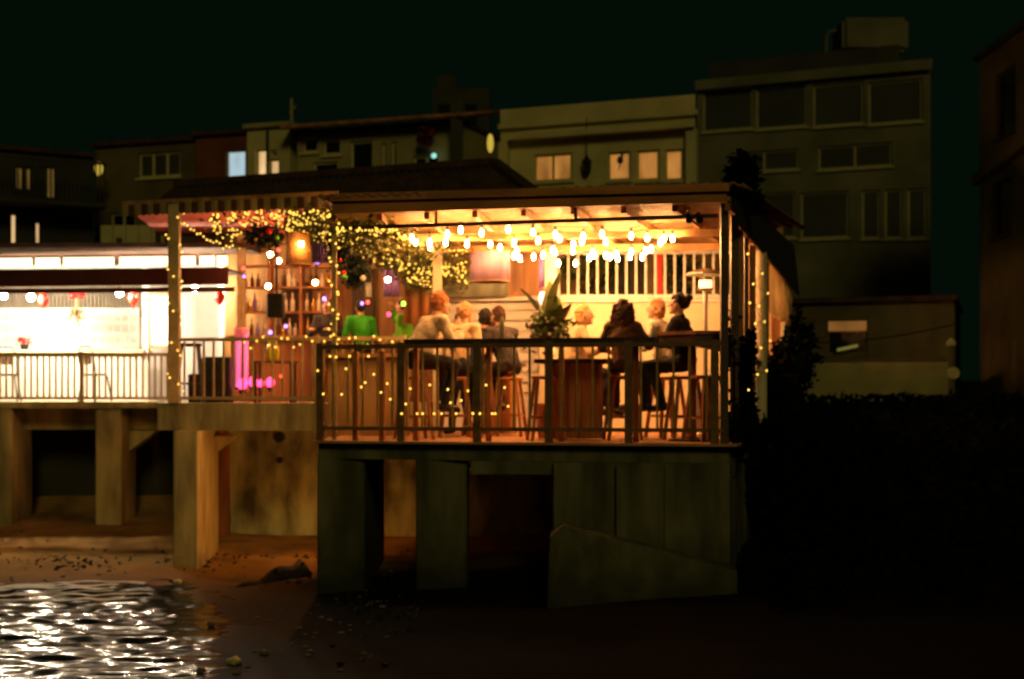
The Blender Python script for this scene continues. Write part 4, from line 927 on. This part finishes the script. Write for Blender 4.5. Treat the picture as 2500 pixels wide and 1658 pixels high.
    for s in (-1, 1):
        cap(topb, pel+ax*.43, J['sh', s], .078, .074); e = J['el', s] if sleeves else J['sh', s].lerp(J['el', s], .62)
        cap(topb, J['sh', s], e, .066, .056 if sleeves else .06)
        if sleeves: cap(topb, J['el', s], J['el', s].lerp(J['wr', s], .86), .054, .042)
    soft('top', topb, top, .014)
    ball(legb, pel, (.172,.125,.125), 3, rot)
    for s in (-1, 1):
        cap(legb, J['hip', s], J['kn', s], .097, .072); cap(legb, J['kn', s], J['kn', s].lerp(J['an', s], .93), .070, .056)
        cap(shoes, J['an', s]+Vector((0,-.02,-.025)), J['an', s]+Vector((0,.16,-.05)), .05, .042); cap(shoes, J['an', s]+Vector((0,0,.02)), J['an', s]+Vector((0,.04,-.03)), .046, .046)
    soft('trousers', legb, legs, .014); soft('shoes', shoes, M['black'], .012)
    hb = BM()
    ball(hb, H(0,-.022,.026), (.086,.098,.108), 3, HT)
    if hairstyle == 'long':
        for q in range(-3, 4):
            x = q*.03; cap(hb, H(x, -.075+abs(q)*.012, .03), neck+HT @ Vector((x*1.7, -.085+abs(q)*.012, -.17-.02*(q % 2))), .045, .032)
        ball(hb, H(0,-.07,-.04), (.092,.07,.12), 2, HT)
    elif hairstyle == 'bun': ball(hb, H(0,-.125,.06), .052, 2); cap(hb, H(0,-.07,0), H(0,-.12,.05), .07, .04)
    elif hairstyle == 'bob':
        ball(hb, H(0,-.045,-.03), (.094,.075,.10), 3, HT)
    else: ball(hb, H(0,-.045,-.02), (.08,.065,.07), 2, HT)
    soft('hair', hb, hair, .010)
    return t
Hd, Hb, Hbr, Hg = cloth('dark_hair', (.012,.008,.006)), cloth('blond_hair', (.55,.33,.12)), cloth('brown_hair', (.05,.02,.008)), cloth('fair_hair', (.50,.26,.12))
dk = cloth('dark_trousers', (.018,.015,.014)); bl = cloth('blue_jeans', (.03,.04,.06))
cs = cloth('cream_shirt', (.74,.60,.42)); blk = cloth('black_top', (.012,.011,.012)); brn = cloth('brown_top', (.10,.042,.018)); grn = cloth('green_lit_shirt', (.035,.36,.012)); gr2 = cloth('lime_lit_shirt', (.13,.46,.015)); pale = cloth('pale_top', (.75,.55,.33)); nav = cloth('charcoal_shirt', (.03,.026,.03)); wh = cloth('white_top', (.7,.62,.5))  # both green shirts carry the green party light in their colour
RD = math.radians
person('man in a cream shirt seated with his back turned, leaning right', L3(1010, 17.6), RD(-58), cs, dk, cloth('ginger_hair', (.42,.14,.04)), 'short', .56, {1: (.15,.50,1.12), -1: (-.15,.50,1.12)}, sh=.76, sc=1.18)
person('diner in a pale shirt seated just behind the man in cream', L3(1112, 18.3), RD(-40), pale, dk, Hg, 'short', .30, sh=.78, sc=1.07)
person('dark haired person in black seen in front of the white kiosk, left of the pair', L3(1172, 18.9), RD(-15), blk, bl, Hd, 'short', .42, {1: (.1,.3,1.35), -1: (-.16,.36,1.1)}, sh=.76, female=True, sc=1.07)
person('person in charcoal seated right of the dark pair by the palm', L3(1243, 18.8), RD(38), nav, dk, Hbr, 'short', .38, {1: (.12,.34,1.25), -1: (-.16,.36,1.12)}, sh=.78, sc=1.07)
person('blond haired diner in a pale top seated beside the palm', L3(1402, 18.6), RD(-95), pale, dk, Hb, 'bob', .2, {1: (.14,.42,1.1), -1: (-.14,.4,1.1)}, sh=.74, female=True, sc=1.07)
person('woman with long brown hair seated with her back to the railing', L3(1520, 17.3), RD(-8), brn, cloth('brown_skirt', (.13,.05,.02)), Hbr, 'long', .12, {1: (.3,.34,1.18), -1: (-.2,.36,1.1)}, sh=.84, female=True)
person('fair haired diner in white facing left with a hand raised', L3(1628, 18.1), RD(62), wh, dk, Hg, 'bob', .22, {1: (.12,.38,1.30), -1: (-.14,.40,1.12)}, sh=.80, female=True, sc=1.07)
person('woman in black with her dark hair in a bun', L3(1672, 17.35), RD(66), blk, dk, Hd, 'bun', .12, {1: (.14,.40,1.12), -1: (-.14,.42,1.14)}, sh=.80, female=True, sc=1.07)
person('dancer in a shirt coloured bright green for the party light, seen from behind', (*XY(882, 22), UP), RD(25), grn, dk, Hd, 'short', .05, {1: (.16,.32,1.15), -1: (-.16,.32,1.1)}, seated=False, sc=.93)
person('dancer in a shirt coloured lime for the party light, raising one arm', (*XY(992, 21.4), UP), RD(75), gr2, dk, Hbr, 'short', .1, {1: (.15,.30,1.55), -1: (-.2,.25,1.0)}, seated=False, sc=.92)
person('person in black standing between the dancers and the kiosk', (*XY(1125, 20.0), LO), RD(150), blk, dk, Hd, 'short', .06, seated=False, sc=.98)
person('person in a dark top standing deep in the bar by the back shelves', (*XY(800, 22.2), UP), RD(170), nav, bl, Hbr, 'bob', .05, seated=False, sc=.95, female=True)
# glasses on the counter
gm = mat('drinking_glass', (.8,.7,.55), .08, var=0, bump=0, spec=.8)
for px, d, lab in ((1215, 17.2, 'pale drinks bottle on the counter shelf before the dark pair'), (1590, 16.9, 'small glass on the counter shelf near the raised hand')):
    x, y = XY(px, d); p = A0.at(px, .2); t = thing('drinks_glass', lab, 'glass', (p.x, p.y, zc))
    bm = BM(); lathe(bm, [(.03,0), (.038,.10 if px > 1300 else .16), (.018,.12 if px > 1300 else .22), (.018,.13 if px > 1300 else .27)], seg=14); part('body', bm, gm, t, smooth=True)
    bm = BM(); lathe(bm, [(.020,.131 if px > 1300 else .271), (.020,.14 if px > 1300 else .29)], seg=12); part('rim', bm, M['gold'], t)

# ------------------------------------------------------------------ houses on the street behind
def solid_grid(bm, ln, us, zs, hole, off0, off1):
    us, zs = sorted(set(us)), sorted(set(zs)); nu, nz = len(us)-1, len(zs)-1
    sol = [[not hole((us[i]+us[i+1])/2, (zs[j]+zs[j+1])/2) for j in range(nz)] for i in range(nu)]
    def s(i, j): return 0 <= i < nu and 0 <= j < nz and sol[i][j]
    cache = {}
    def V(i, j, k):
        if (i, j, k) not in cache: p = ln.xy(us[i], (off0, off1)[k]); cache[i, j, k] = bm.verts.new((p.x, p.y, zs[j]))
        return cache[i, j, k]
    for i in range(nu):
        for j in range(nz):
            if not sol[i][j]: continue
            bm.faces.new((V(i,j,0), V(i+1,j,0), V(i+1,j+1,0), V(i,j+1,0))); bm.faces.new((V(i,j+1,1), V(i+1,j+1,1), V(i+1,j,1), V(i,j,1)))
            if not s(i-1,j): bm.faces.new((V(i,j,0), V(i,j+1,0), V(i,j+1,1), V(i,j,1)))
            if not s(i+1,j): bm.faces.new((V(i+1,j,1), V(i+1,j+1,1), V(i+1,j+1,0), V(i+1,j,0)))
            if not s(i,j-1): bm.faces.new((V(i,j,1), V(i+1,j,1), V(i+1,j,0), V(i,j,0)))
            if not s(i,j+1): bm.faces.new((V(i,j+1,0), V(i+1,j+1,0), V(i+1,j+1,1), V(i,j+1,1)))
def house(name, label, ln, ytop, wins, m, depth=6, z0=2.0, cornice=True, roofm='tile', frame='trim', cat='house', mullion=True):
    """wins: (px0, py0, px1, py1, pane material, n panes). Openings are cut, each window a part with frame, panes, sill."""
    pm = 1250; t = thing(name, label, cat, (*ln.xy(ln.L/2), z0))
    zt = ZZ(ytop, ln.xy(ln.L/2).y); us, zs, ops = [0, ln.L], [z0, zt], []
    for w in wins:
        u0, u1 = ln.u(w[0]), ln.u(w[2]); pc = (w[0]+w[2])/2; za, zb = ln.z(pc, w[3]), ln.z(pc, w[1]); us += [u0, u1]; zs += [za, zb]; ops.append((u0, u1, za, zb))
    bm = BM(); solid_grid(bm, ln, us, zs, lambda u, z: any(a < u < b and c < z < d for a, b, c, d in ops), 0, .25); wpart('wall', bm, M[m], t)
    bm = BM(); prism(bm, [ln.xy(0,.252), ln.xy(.25,.252), ln.xy(.25,depth), ln.xy(0,depth)], z0, zt); prism(bm, [ln.xy(ln.L-.25,.252), ln.xy(ln.L,.252), ln.xy(ln.L,depth), ln.xy(ln.L-.25,depth)], z0, zt); prism(bm, [ln.xy(.252,depth-.25), ln.xy(ln.L-.252,depth-.25), ln.xy(ln.L-.252,depth), ln.xy(.252,depth)], z0, zt); wpart('side_wall', bm, M[m], t)
    bm = BM(); prism(bm, [ln.xy(-.05,-.12), ln.xy(ln.L+.05,-.12), ln.xy(ln.L+.05,depth+.05), ln.xy(-.05,depth+.05)], zt+.002, zt+.1); wpart('roof', bm, M[roofm], t)
    for (u0, u1, za, zb), w in zip(ops, wins):
        n = w[5] if len(w) > 5 else 1
        bm = BM(); fw_ = .05
        for a, b, c, d in ((u0, u0+fw_, za, zb), (u1-fw_, u1, za, zb), (u0+fw_, u1-fw_, za, za+fw_), (u0+fw_, u1-fw_, zb-fw_, zb)): prism(bm, [ln.xy(a,.06), ln.xy(b,.06), ln.xy(b,.12), ln.xy(a,.12)], c, d)
        for k in range(1, n): u = u0+(u1-u0)*k/n; prism(bm, [ln.xy(u-.03,.06), ln.xy(u+.03,.06), ln.xy(u+.03,.12), ln.xy(u-.03,.12)], za+fw_, zb-fw_)
        fo = wpart('window', bm, M[frame], t)
        for k in range(n):
            a, b = u0+(u1-u0)*k/n+.03, u0+(u1-u0)*(k+1)/n-.03
            bm = BM(); prism(bm, [ln.xy(a,.08), ln.xy(b,.08), ln.xy(b,.095), ln.xy(a,.095)], za+.03, zb-.03); wpart('pane', bm, M[w[4]], fo)
        if frame and w[3]-w[1] > 20:
            bm = BM(); prism(bm, [ln.xy(u0-.05,-.06), ln.xy(u1+.05,-.06), ln.xy(u1+.05,-.002), ln.xy(u0-.05,-.002)], za-.06, za-.005); wpart('sill', bm, M[frame], fo)
    return t
# cream house with warm windows
h5 = Line(1222, 30.6, 1697, 29.0); h5.n = Vector((.10, 1))
hc_ = house('cream_house', 'long cream house with warm amber windows above the pavilion roof', h5, 300, [(1305,375,1397,442,'winwarm',2),(1485,370,1540,440,'winwarm'),(1555,366,1610,440,'winwarm'),(1624,364,1668,440,'winwarm')], 'housecream', roofm='housecream')
zt = ZZ(300, 29.8)
bm = BM(); prism(bm, [h5.xy(0,-.05), h5.xy(h5.L,-.05), h5.xy(h5.L,.25), h5.xy(0,.25)], zt+.102, zt+.42); wpart('parapet', bm, M['housecream'], hc_)
bm = BM(); prism(bm, [h5.xy(.2,-.3), h5.xy(h5.L-.02,-.3), h5.xy(h5.L-.02,-.002), h5.xy(.2,-.002)], zt-.28, zt-.18); wpart('cornice', bm, M['trim'], hc_)
bm = BM(); p = h5.at(1689, -.1); post(bm, p, .22, 2.0, zt-.3, h5.rot, .16); wpart('corner_pilaster', bm, M['trim'], hc_)
bm = BM(); p = h5.at(1232, -.1); post(bm, p, .2, 2.0, zt-.3, h5.rot, .16); wpart('corner_pilaster', bm, M['trim'], hc_)
t = thing('wall_lantern', 'dark unlit lantern on the cream house between amber windows', 'lantern', (*h5.at(1433, -.12), h5.z(1433, 430)))
bm = BM(); lathe(bm, [(.03,0), (.09,.08), (.11,.3), (.05,.36), (.02,.42)], seg=8); part('lamp_body', bm, M['black'], t)
bm = BM(); bar(bm, (0,0,.42), (0,0,1.2), .02, .02); part('hanger', bm, M['black'], t)
t = thing('window_ornament', 'dark hanging ornament in the amber window of the cream house', 'ornament', (*h5.at(1514, .03), h5.z(1514, 402)))
bm = BM(); ball(bm, (0,0,.1), (.07,.03,.09), 2); ball(bm, (.04,0,.2), (.03,.03,.05), 2); tube(bm, [(0,0,0), (-.05,0,-.12)], .02, 6, .005); part('figure', bm, M['black'], t)
bm = BM(); tube(bm, [(.04,0,.22), (.04,0,.34)], .006, 5); part('cord', bm, M['cable'], t)
# dim tan house in the middle
h4 = Line(726, 32.4, 1130, 31.0)
hm = house('tan_house', 'dim tan house with dark openings and red flowers in the middle', h4, 318, [(738,338,776,372,'glassdark'),(788,340,832,378,'glassdark'),(764,395,826,420,'glassdark'),(855,344,911,430,'glassdark'),(932,350,946,425,'glassdark'),(955,346,970,425,'glassdark'),(1008,380,1072,425,'glassdark',2)], 'houseolive', roofm='darktile')
zt = ZZ(318, 31.7)
bm = BM(); n = 90; r0, r1 = [], []
for i in range(n+1):
    u = -.2+(h4.L+.4)*i/n; a, b = h4.xy(u, -.5), h4.xy(u, 2.4); z = .03*math.sin(i*2.1)
    r0.append(bm.verts.new((a.x, a.y, zt+.14+z))); r1.append(bm.verts.new((b.x, b.y, zt+.75+z)))
for i in range(n): bm.faces.new((r0[i], r0[i+1], r1[i+1], r1[i]))
o = wpart('eave_tiles', bm, M['tile'], hm, smooth=True); o.modifiers.new('t', 'SOLIDIFY').thickness = .06
bm = BM(); p = h4.at(1128, -.3); post(bm, p, .26, 2, zt+.5); wpart('chimney_stack', bm, M['housedark'], hm)
shrub('flower_spray', 'dim red flowering creeper on the tan house wall', (*h4.at(1052, -.25), h4.z(1052, 338)), (.26,.12,.22), 220, .07, 'dimred', 'creeper')
t = thing('sign_lamp', 'tiny cyan lamp beside the dark window of the tan house', 'lamp', (*h4.at(1066, -.15), h4.z(1066, 383)))
bm = BM(); ball(bm, (0,0,0), .06, 2); part('bulb', bm, mat('cyan_lamp', (.5,1,.9), emit=1.0, ecol=(.35,.9,.75)), t)
bm = BM(); bar(bm, (0,.06,0), (0,.14,0), .04, .04); part('bracket', bm, M['black'], t)
# pale house with two lit windows, red brown house beside it, far left house
h3 = Line(603, 33.0, 708, 32.6)
house('pale_house', 'narrow pale house with a small warm divided window', h3, 312, [(624,364,653,436,'winpeach'),(656,388,681,434,'winpeach'),(660,366,676,384,'glassdark')], 'housecream', roofm='houseolive')
bm = BM(); p = h3.at(655.5, -.05); tube(bm, [(p.x,p.y,2), (p.x,p.y,ZZ(316,32.6))], .035, 8); solo('drainpipe', bm, M['black'], 'dark drainpipe on the narrow pale house', 'drainpipe')
h2 = Line(478, 33.5, 601, 33.1)
house('red_house', 'dark red house with one cool white lit window', h2, 330, [(551,366,600,437,'winblue')], 'housered', roofm='darktile')
h1_ = Line(232, 34.5, 476, 33.6)
house('low_house', 'low dark olive house left of the dark red house', h1_, 352, [(338,372,440,432,'housedark',3),(270,520,330,600,'glassdark',2)], 'housebrown', roofm='darktile')
h0 = Line(-90, 31.5, 228, 33.0)
house('far_left_house', 'dark house at the far left with dim amber windows', h0, 372, [(36,406,84,466,'windim',2),(92,406,104,470,'windim'),(108,406,139,486,'windim'),(24,520,44,612,'winpeach'),(84,540,102,622,'winpeach')], 'housedark', roofm='darktile', frame='housedark')
t = thing('balcony', 'dark balcony railing across the far left house', 'balcony', (*h0.at(120, -.6), 6))
bm = BM(); zb2 = h0.z(120, 500); prism(bm, [h0.at(-60,-.9), h0.at(235,-.9), h0.at(235,-.02), h0.at(-60,-.02)], zb2-.1, zb2); wpart('slab', bm, M['housedark'], t)
bm = BM(); bar(bm, (*h0.at(-60,-.85), zb2+.9), (*h0.at(235,-.85), zb2+.9), .06, .05); wpart('top_rail', bm, M['housedark'], t)
for i in range(30):
    bm = BM(); post(bm, h0.at(-55+9.8*i, -.85), .03, zb2, zb2+.88); wpart('baluster', bm, M['housedark'], t)
def walllamp(px, py, d, w, h, label):
    t = thing('wall_lamp', label, 'lamp', P(px, py, d))
    bm = BM(); ball(bm, (0,0,0), (w,w,h), 3); part('globe', bm, M['walllamp'], t, smooth=True)
    bm = BM(); bar(bm, (0,w*.5,h*.8), (0,.5,h*.8), .04, .04); part('bracket', bm, M['black'], t)
walllamp(241, 412, 33.4, .10, .16, 'yellow wall lamp at the right corner of the far left house')
walllamp(1197, 350, 29.8, .07, .2, 'tall yellow wall lamp at the left end of the cream house')
t = thing('pale_canopy', 'pale flat canopy above the white terrace behind the awning', 'canopy', P(320, 600, 29))
d = 29
for i in range(5):
    bm = BM(); pa, pb = 246+31*i, 246+31*(i+1)-1.5; box(bm, XY(pa,d)[0], d, ZZ(604,d), XY(pb,d)[0], d+.06, ZZ(550,d)); wpart('panel', bm, M['trim'], t)
bm = BM(); x = XY(293, d)[0]; box(bm, x-.05, d-.1, 2.2, x+.05, d-.03, ZZ(582,d)); wpart('pole', bm, M['housedark'], t)
bm = BM(); x = XY(388, d)[0]; box(bm, x-.05, d-.1, 2.2, x+.05, d-.03, ZZ(560,d)); wpart('pole', bm, M['housedark'], t)
t = thing('roof_antenna', 'slim roof mast catching yellow light above the pale house', 'antenna', P(712, 330, 33))
bm = BM(); tube(bm, [(0,0,0), (0,0,.85)], .035, 8); part('mast', bm, M['houseolive'], t)
for z in (.62,):
    bm = BM(); bar(bm, (-.05,0,z-.1), (.10,0,z+.06), .03, .03); part('arm', bm, M['houseolive'], t)
t = thing('rooftop_tower', 'faint square tower rising behind the tan house roof', 'tower', P(1120, 330, 40)); d = 40
bm = BM(); box(bm, XY(1055,d)[0], d, 2, XY(1195,d)[0], d+3, ZZ(215,d)); wpart('wall', bm, M['housedark'], t)
bm = BM(); box(bm, XY(1062,d)[0], d-.02+1, ZZ(214,d), XY(1110,d)[0], d+2.5, ZZ(165,d)); wpart('stair_head', bm, M['housedark'], t)
for px in (1085, 1150):
    bm = BM(); box(bm, XY(px-14,d)[0], d-.05, ZZ(300,d), XY(px+14,d)[0], d-.004, ZZ(255,d)); wpart('window', bm, M['glassdark'], t)
# grey three storey block on the right
h6 = Line(1702, 35.5, 2272, 33.2); h6.n = Vector((.27, 1))
g6 = house('grey_block', 'grey three storey block with rows of dark windows', h6, 185, [(1716,214,1838,318,'glassgrey'),(1846,210,1970,312,'glassgrey'),(1985,203,2108,306,'glassgrey'),(2120,196,2252,300,'glassgrey'),(1782,368,1950,418,'glassgrey',2),(1998,352,2178,410,'glassgrey',2),(1845,470,1942,582,'glassgrey'),(1955,468,2072,582,'glassgrey'),(2104,464,2148,582,'glassgrey'),(2160,462,2203,582,'glassgrey'),(2216,460,2262,582,'glassgrey')], 'housegrey', 8, roofm='housegrey', frame='paleframe', cat='building')
zt = ZZ(185, 34.3)
bm = BM(); prism(bm, [h6.xy(.15,1.2), h6.xy(h6.L-.7,1.2), h6.xy(h6.L-.7,6), h6.xy(.15,6)], zt+.101, zt+.85); wpart('penthouse', bm, M['housedark'], g6)
bm = BM(); prism(bm, [h6.xy(-.03,-.15), h6.xy(h6.L+.03,-.15), h6.xy(h6.L+.03,-.124), h6.xy(-.03,-.124)], zt-.12, zt+.12); wpart('cornice', bm, M['housegrey'], g6)
t = thing('water_tank', 'pale water tank with a bent pipe on the grey block roof', 'water tank', (*h6.at(2120, 2.2), zt+.86)); d = origin(t).y
bm = BM(); w = 80/F*d; prism(bm, [(-w,-.6), (w,-.6), (w,.6), (-w,.6)], 0, .86); bmesh.ops.bevel(bm, geom=list(bm.edges), offset=.1, segments=3, affect='EDGES'); part('tank', bm, M['housegrey'], t)
bm = BM(); tube(bm, [(-w-.28,0,0), (-w-.28,0,.45), (-w-.2,0,.62), (-w-.02,0,.66)], .05, 8); part('pipe', bm, M['housegrey'], t)
h7 = Line(2392, 27.5, 2560, 24.0)
house('right_edge_house', 'dark house cut off by the right edge of the picture', h7, 95, [(2432,170,2480,330,'glassdark'),(2424,440,2470,575,'glassdark')], 'houseolive', 6, roofm='housegrey', frame='housegrey')
bm = BM(); a, b = h7.at(2396,-.1), h7.at(2540,-.1); za_, zb_2 = ZZ(440, a.y), ZZ(330, b.y); bar(bm, (*a, za_), (*b, zb_2), .18, .2); solo('porch_roof', bm, M['houseolive'], 'sloping porch roof on the house at the right edge', 'porch roof')
# small brown house and olive garden wall at the right
h8 = Line(1925, 28.0, 2330, 27.0)
house('brown_bungalow', 'low brown house with one window catching orange light', h8, 738, [(2018,782,2118,866,'glassdark',1)], 'housebrown', 5, 1.9, roofm='darktile', frame='housebrown')
b_ = thing('window_blind', 'orange lit roller blind in the window of the low brown house', 'blind', (*h8.at(2068, .03), h8.z(2068, 808)))
bm = BM(); prism(bm, [h8.at(2022,.03), h8.at(2115,.03), h8.at(2115,.045), h8.at(2022,.045)], h8.z(2068, 808), h8.z(2068, 784)); wpart('fabric', bm, mat('blind_glow', (1,.5,.2), emit=.13, ecol=(1,.42,.12), evar=.6), b_)
bm = BM(); bar(bm, (*h8.at(2022,.03), h8.z(2068, 809.5)), (*h8.at(2115,.03), h8.z(2068, 809.5)), .03, .025); wpart('bottom_bar', bm, M['wood'], b_)
t = thing('window_lamp', 'thin greenish glint in the low brown house window, made as a glowing tube', 'lamp', P(2067, 850, 27.55))  # glint on the glass, built as a glowing bar
bm = BM(); tube(bm, [P(2044, 855, 27.52)-origin(t), P(2094, 844, 27.52)-origin(t)], .03, 8); part('tube', bm, mat('green_tube', (.6,.7,.2), emit=.14, ecol=(.7,.65,.15)), t)
bm = BM(); bar(bm, P(2044, 850, 27.56)-origin(t), P(2094, 839, 27.56)-origin(t), .03, .03); part('housing', bm, M['black'], t)
gw = thing('garden_wall', 'olive rendered garden wall below the low brown house', 'wall', (*XY(2130, 25.2), 1.6))
G = Line(1940, 25.6, 2325, 25.0)
bm = BM(); prism(bm, [G.xy(0), G.xy(G.L), G.xy(G.L,.2), G.xy(0,.2)], 1.5, G.z(2100, 882)); wpart('render_face', bm, M['houseolive'], gw)
bm = BM(); zz = G.z(2100, 882); prism(bm, [G.xy(-.02,-.04), G.xy(G.L,-.04), G.xy(G.L,.24), G.xy(-.02,.24)], zz+.001, zz+.05); wpart('coping', bm, M['housebrown'], gw)
bm = BM(); tube(bm, [P(1950, 838, 23)+Vector((0,0,-.02*math.sin(math.pi*k/12)*4)) + (P(2330, 792, 23)-P(1950, 838, 23))*(k/12) for k in range(13)], .012, 5); solo('overhead_cable', bm, M['cable'], 'thin black cable slung in front of the low brown house', 'cable')
t = thing('street_marker', 'slim post with a round pale disc beside the garden wall', 'post', P(2322, 985, 23.5)); q = origin(t)
bm = BM(); tube(bm, [(0,0,-.3), (0,0,.95)], .05, 10); part('pole', bm, M['housebrown'], t)
bm = BM(); tube(bm, [(.02,-.03,.5), (.02,-.075,.5)], .10, 18); part('disc', bm, M['trim'], t)
bm = BM(); lathe(bm, [(.07,.95), (.09,1.0), (.02,1.08)], seg=12); part('finial', bm, M['trim'], t)
bm = BM(); box(bm, -.13,-.08,-.02, .13,.08,.02); part('foot_plate', bm, M['trim'], t)

# ------------------------------------------------------------------ planting, beach things
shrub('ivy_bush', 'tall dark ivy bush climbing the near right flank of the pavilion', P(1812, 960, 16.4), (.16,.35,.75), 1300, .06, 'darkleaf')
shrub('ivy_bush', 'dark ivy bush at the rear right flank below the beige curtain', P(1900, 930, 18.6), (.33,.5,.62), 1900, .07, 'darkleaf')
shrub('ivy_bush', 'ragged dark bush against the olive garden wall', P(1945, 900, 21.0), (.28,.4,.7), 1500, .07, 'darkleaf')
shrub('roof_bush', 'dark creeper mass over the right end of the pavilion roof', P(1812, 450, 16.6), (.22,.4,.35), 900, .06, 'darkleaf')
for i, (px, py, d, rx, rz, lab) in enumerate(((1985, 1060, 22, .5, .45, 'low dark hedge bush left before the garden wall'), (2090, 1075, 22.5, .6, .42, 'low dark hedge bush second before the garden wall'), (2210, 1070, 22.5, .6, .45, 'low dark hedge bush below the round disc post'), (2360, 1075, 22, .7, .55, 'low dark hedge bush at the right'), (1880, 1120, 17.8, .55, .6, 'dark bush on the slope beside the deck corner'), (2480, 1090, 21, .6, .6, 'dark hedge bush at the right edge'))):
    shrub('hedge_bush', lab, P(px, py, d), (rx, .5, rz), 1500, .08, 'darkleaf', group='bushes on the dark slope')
bm = BM(); rr = random.Random(8)
for i in range(9000):
    x = rr.uniform(2.6, 9.5); y = rr.uniform(13.5, 24)
    leaf(bm, (x, y, land(x, y)+rr.uniform(.02,.22)), rr.uniform(.05,.1), rr)
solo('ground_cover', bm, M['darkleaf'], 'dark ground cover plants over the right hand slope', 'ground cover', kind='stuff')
t = thing('driftwood_log', 'dark driftwood trunk lying slanted on the sand', 'log', (*XY(655, 18.0), .1))
a, b = P(572, 1447, 18.0), P(742, 1392, 18.7); q = origin(t)
bm = BM(); n = 9; pl = [a + (b-a)*(k/n) + Vector((0, 0, .04*math.sin(k*1.4))) - q for k in range(n+1)]; tube(bm, pl, .05, 10, .16); part('trunk', bm, M['drift'], t, smooth=True)
for k, v in ((5, (.05,-.1,.14)), (8, (.1,-.05,.18)), (7, (-.12,-.1,.1))):
    bm = BM(); tube(bm, [pl[k], pl[k]+Vector(v)], .045, 7, .015); part('branch_stub', bm, M['drift'], t)
bm = BM(); pr = [P(1812, 1540, 13.2), P(1790, 1570, 13.0), P(1765, 1615, 12.7), P(1745, 1665, 12.4), P(1720, 1740, 12.0)]
tube(bm, pr, .012, 6); solo('mooring_rope', bm, M['rope'], 'thin pale mooring rope running down at the lower right', 'rope')
rr = random.Random(17)
for i, (px, py, r) in enumerate(((434, 1412, .06), (572, 1604, .07), (516, 1512, .05), (645, 1588, .045), (492, 1622, .04))):
    dd = 2.42*F/(py-960); bm = BM(); ball(bm, (0,0,0), (r, r*.9, r*.7), 3)
    for v in bm.verts: v.co *= 1 + .12*math.sin(v.co.x*70+i)+.08*math.sin(v.co.z*90)
    x, y = XY(px, dd); o = solo('beach_stone', bm, M['trim'] if i in (0, 1) else M['stone'], ['pale stone at the water line near the tall pillar', 'pale stone lying on dark sand near the bottom', 'small grey stone at the edge of the glittering water', 'small grey stone on sand right of the pale one', 'small grey stone left of the pale one by the water'][i], 'stone', group='stones on the beach', smooth=True); o.location = (x, y, max(.01, land(x, y))+r*.3)

# shingle, wrack and litter on the sand
bm = BM(); rr = random.Random(41); n = 0
while n < 220:
    x, y = rr.uniform(-9, -1.2), rr.uniform(12.5, 23.5); z = land(x, y)
    if z < .01 or (rr.random() > .25 and not .02 < z < .16): continue
    r = rr.uniform(.012, .035); bmesh.ops.create_icosphere(bm, subdivisions=1, radius=1, matrix=Matrix.Translation((x, y, z+r*.2)) @ Matrix.Rotation(rr.random()*6, 4, 'Z') @ Matrix.Diagonal((r*1.4, r, r*.6, 1))); n += 1
solo('shingle', bm, M['stone'], 'scattered small pebbles along the dark shoreline sand', 'pebbles', kind='stuff')
bm = BM(); n = 0
while n < 330:
    x, y = rr.uniform(-9, -1.0), rr.uniform(12.5, 22); z = land(x, y)
    if not .09 < z + rr.gauss(0, .012) < .17 or math.sin(x*3.1+y*2) < rr.uniform(-1, 1): continue
    leaf(bm, (x, y, z+.012), rr.uniform(.03, .07), rr); n += 1
solo('seaweed', bm, M['drift'], 'thin dark line of seaweed left by the tide on the sand', 'seaweed', kind='stuff')
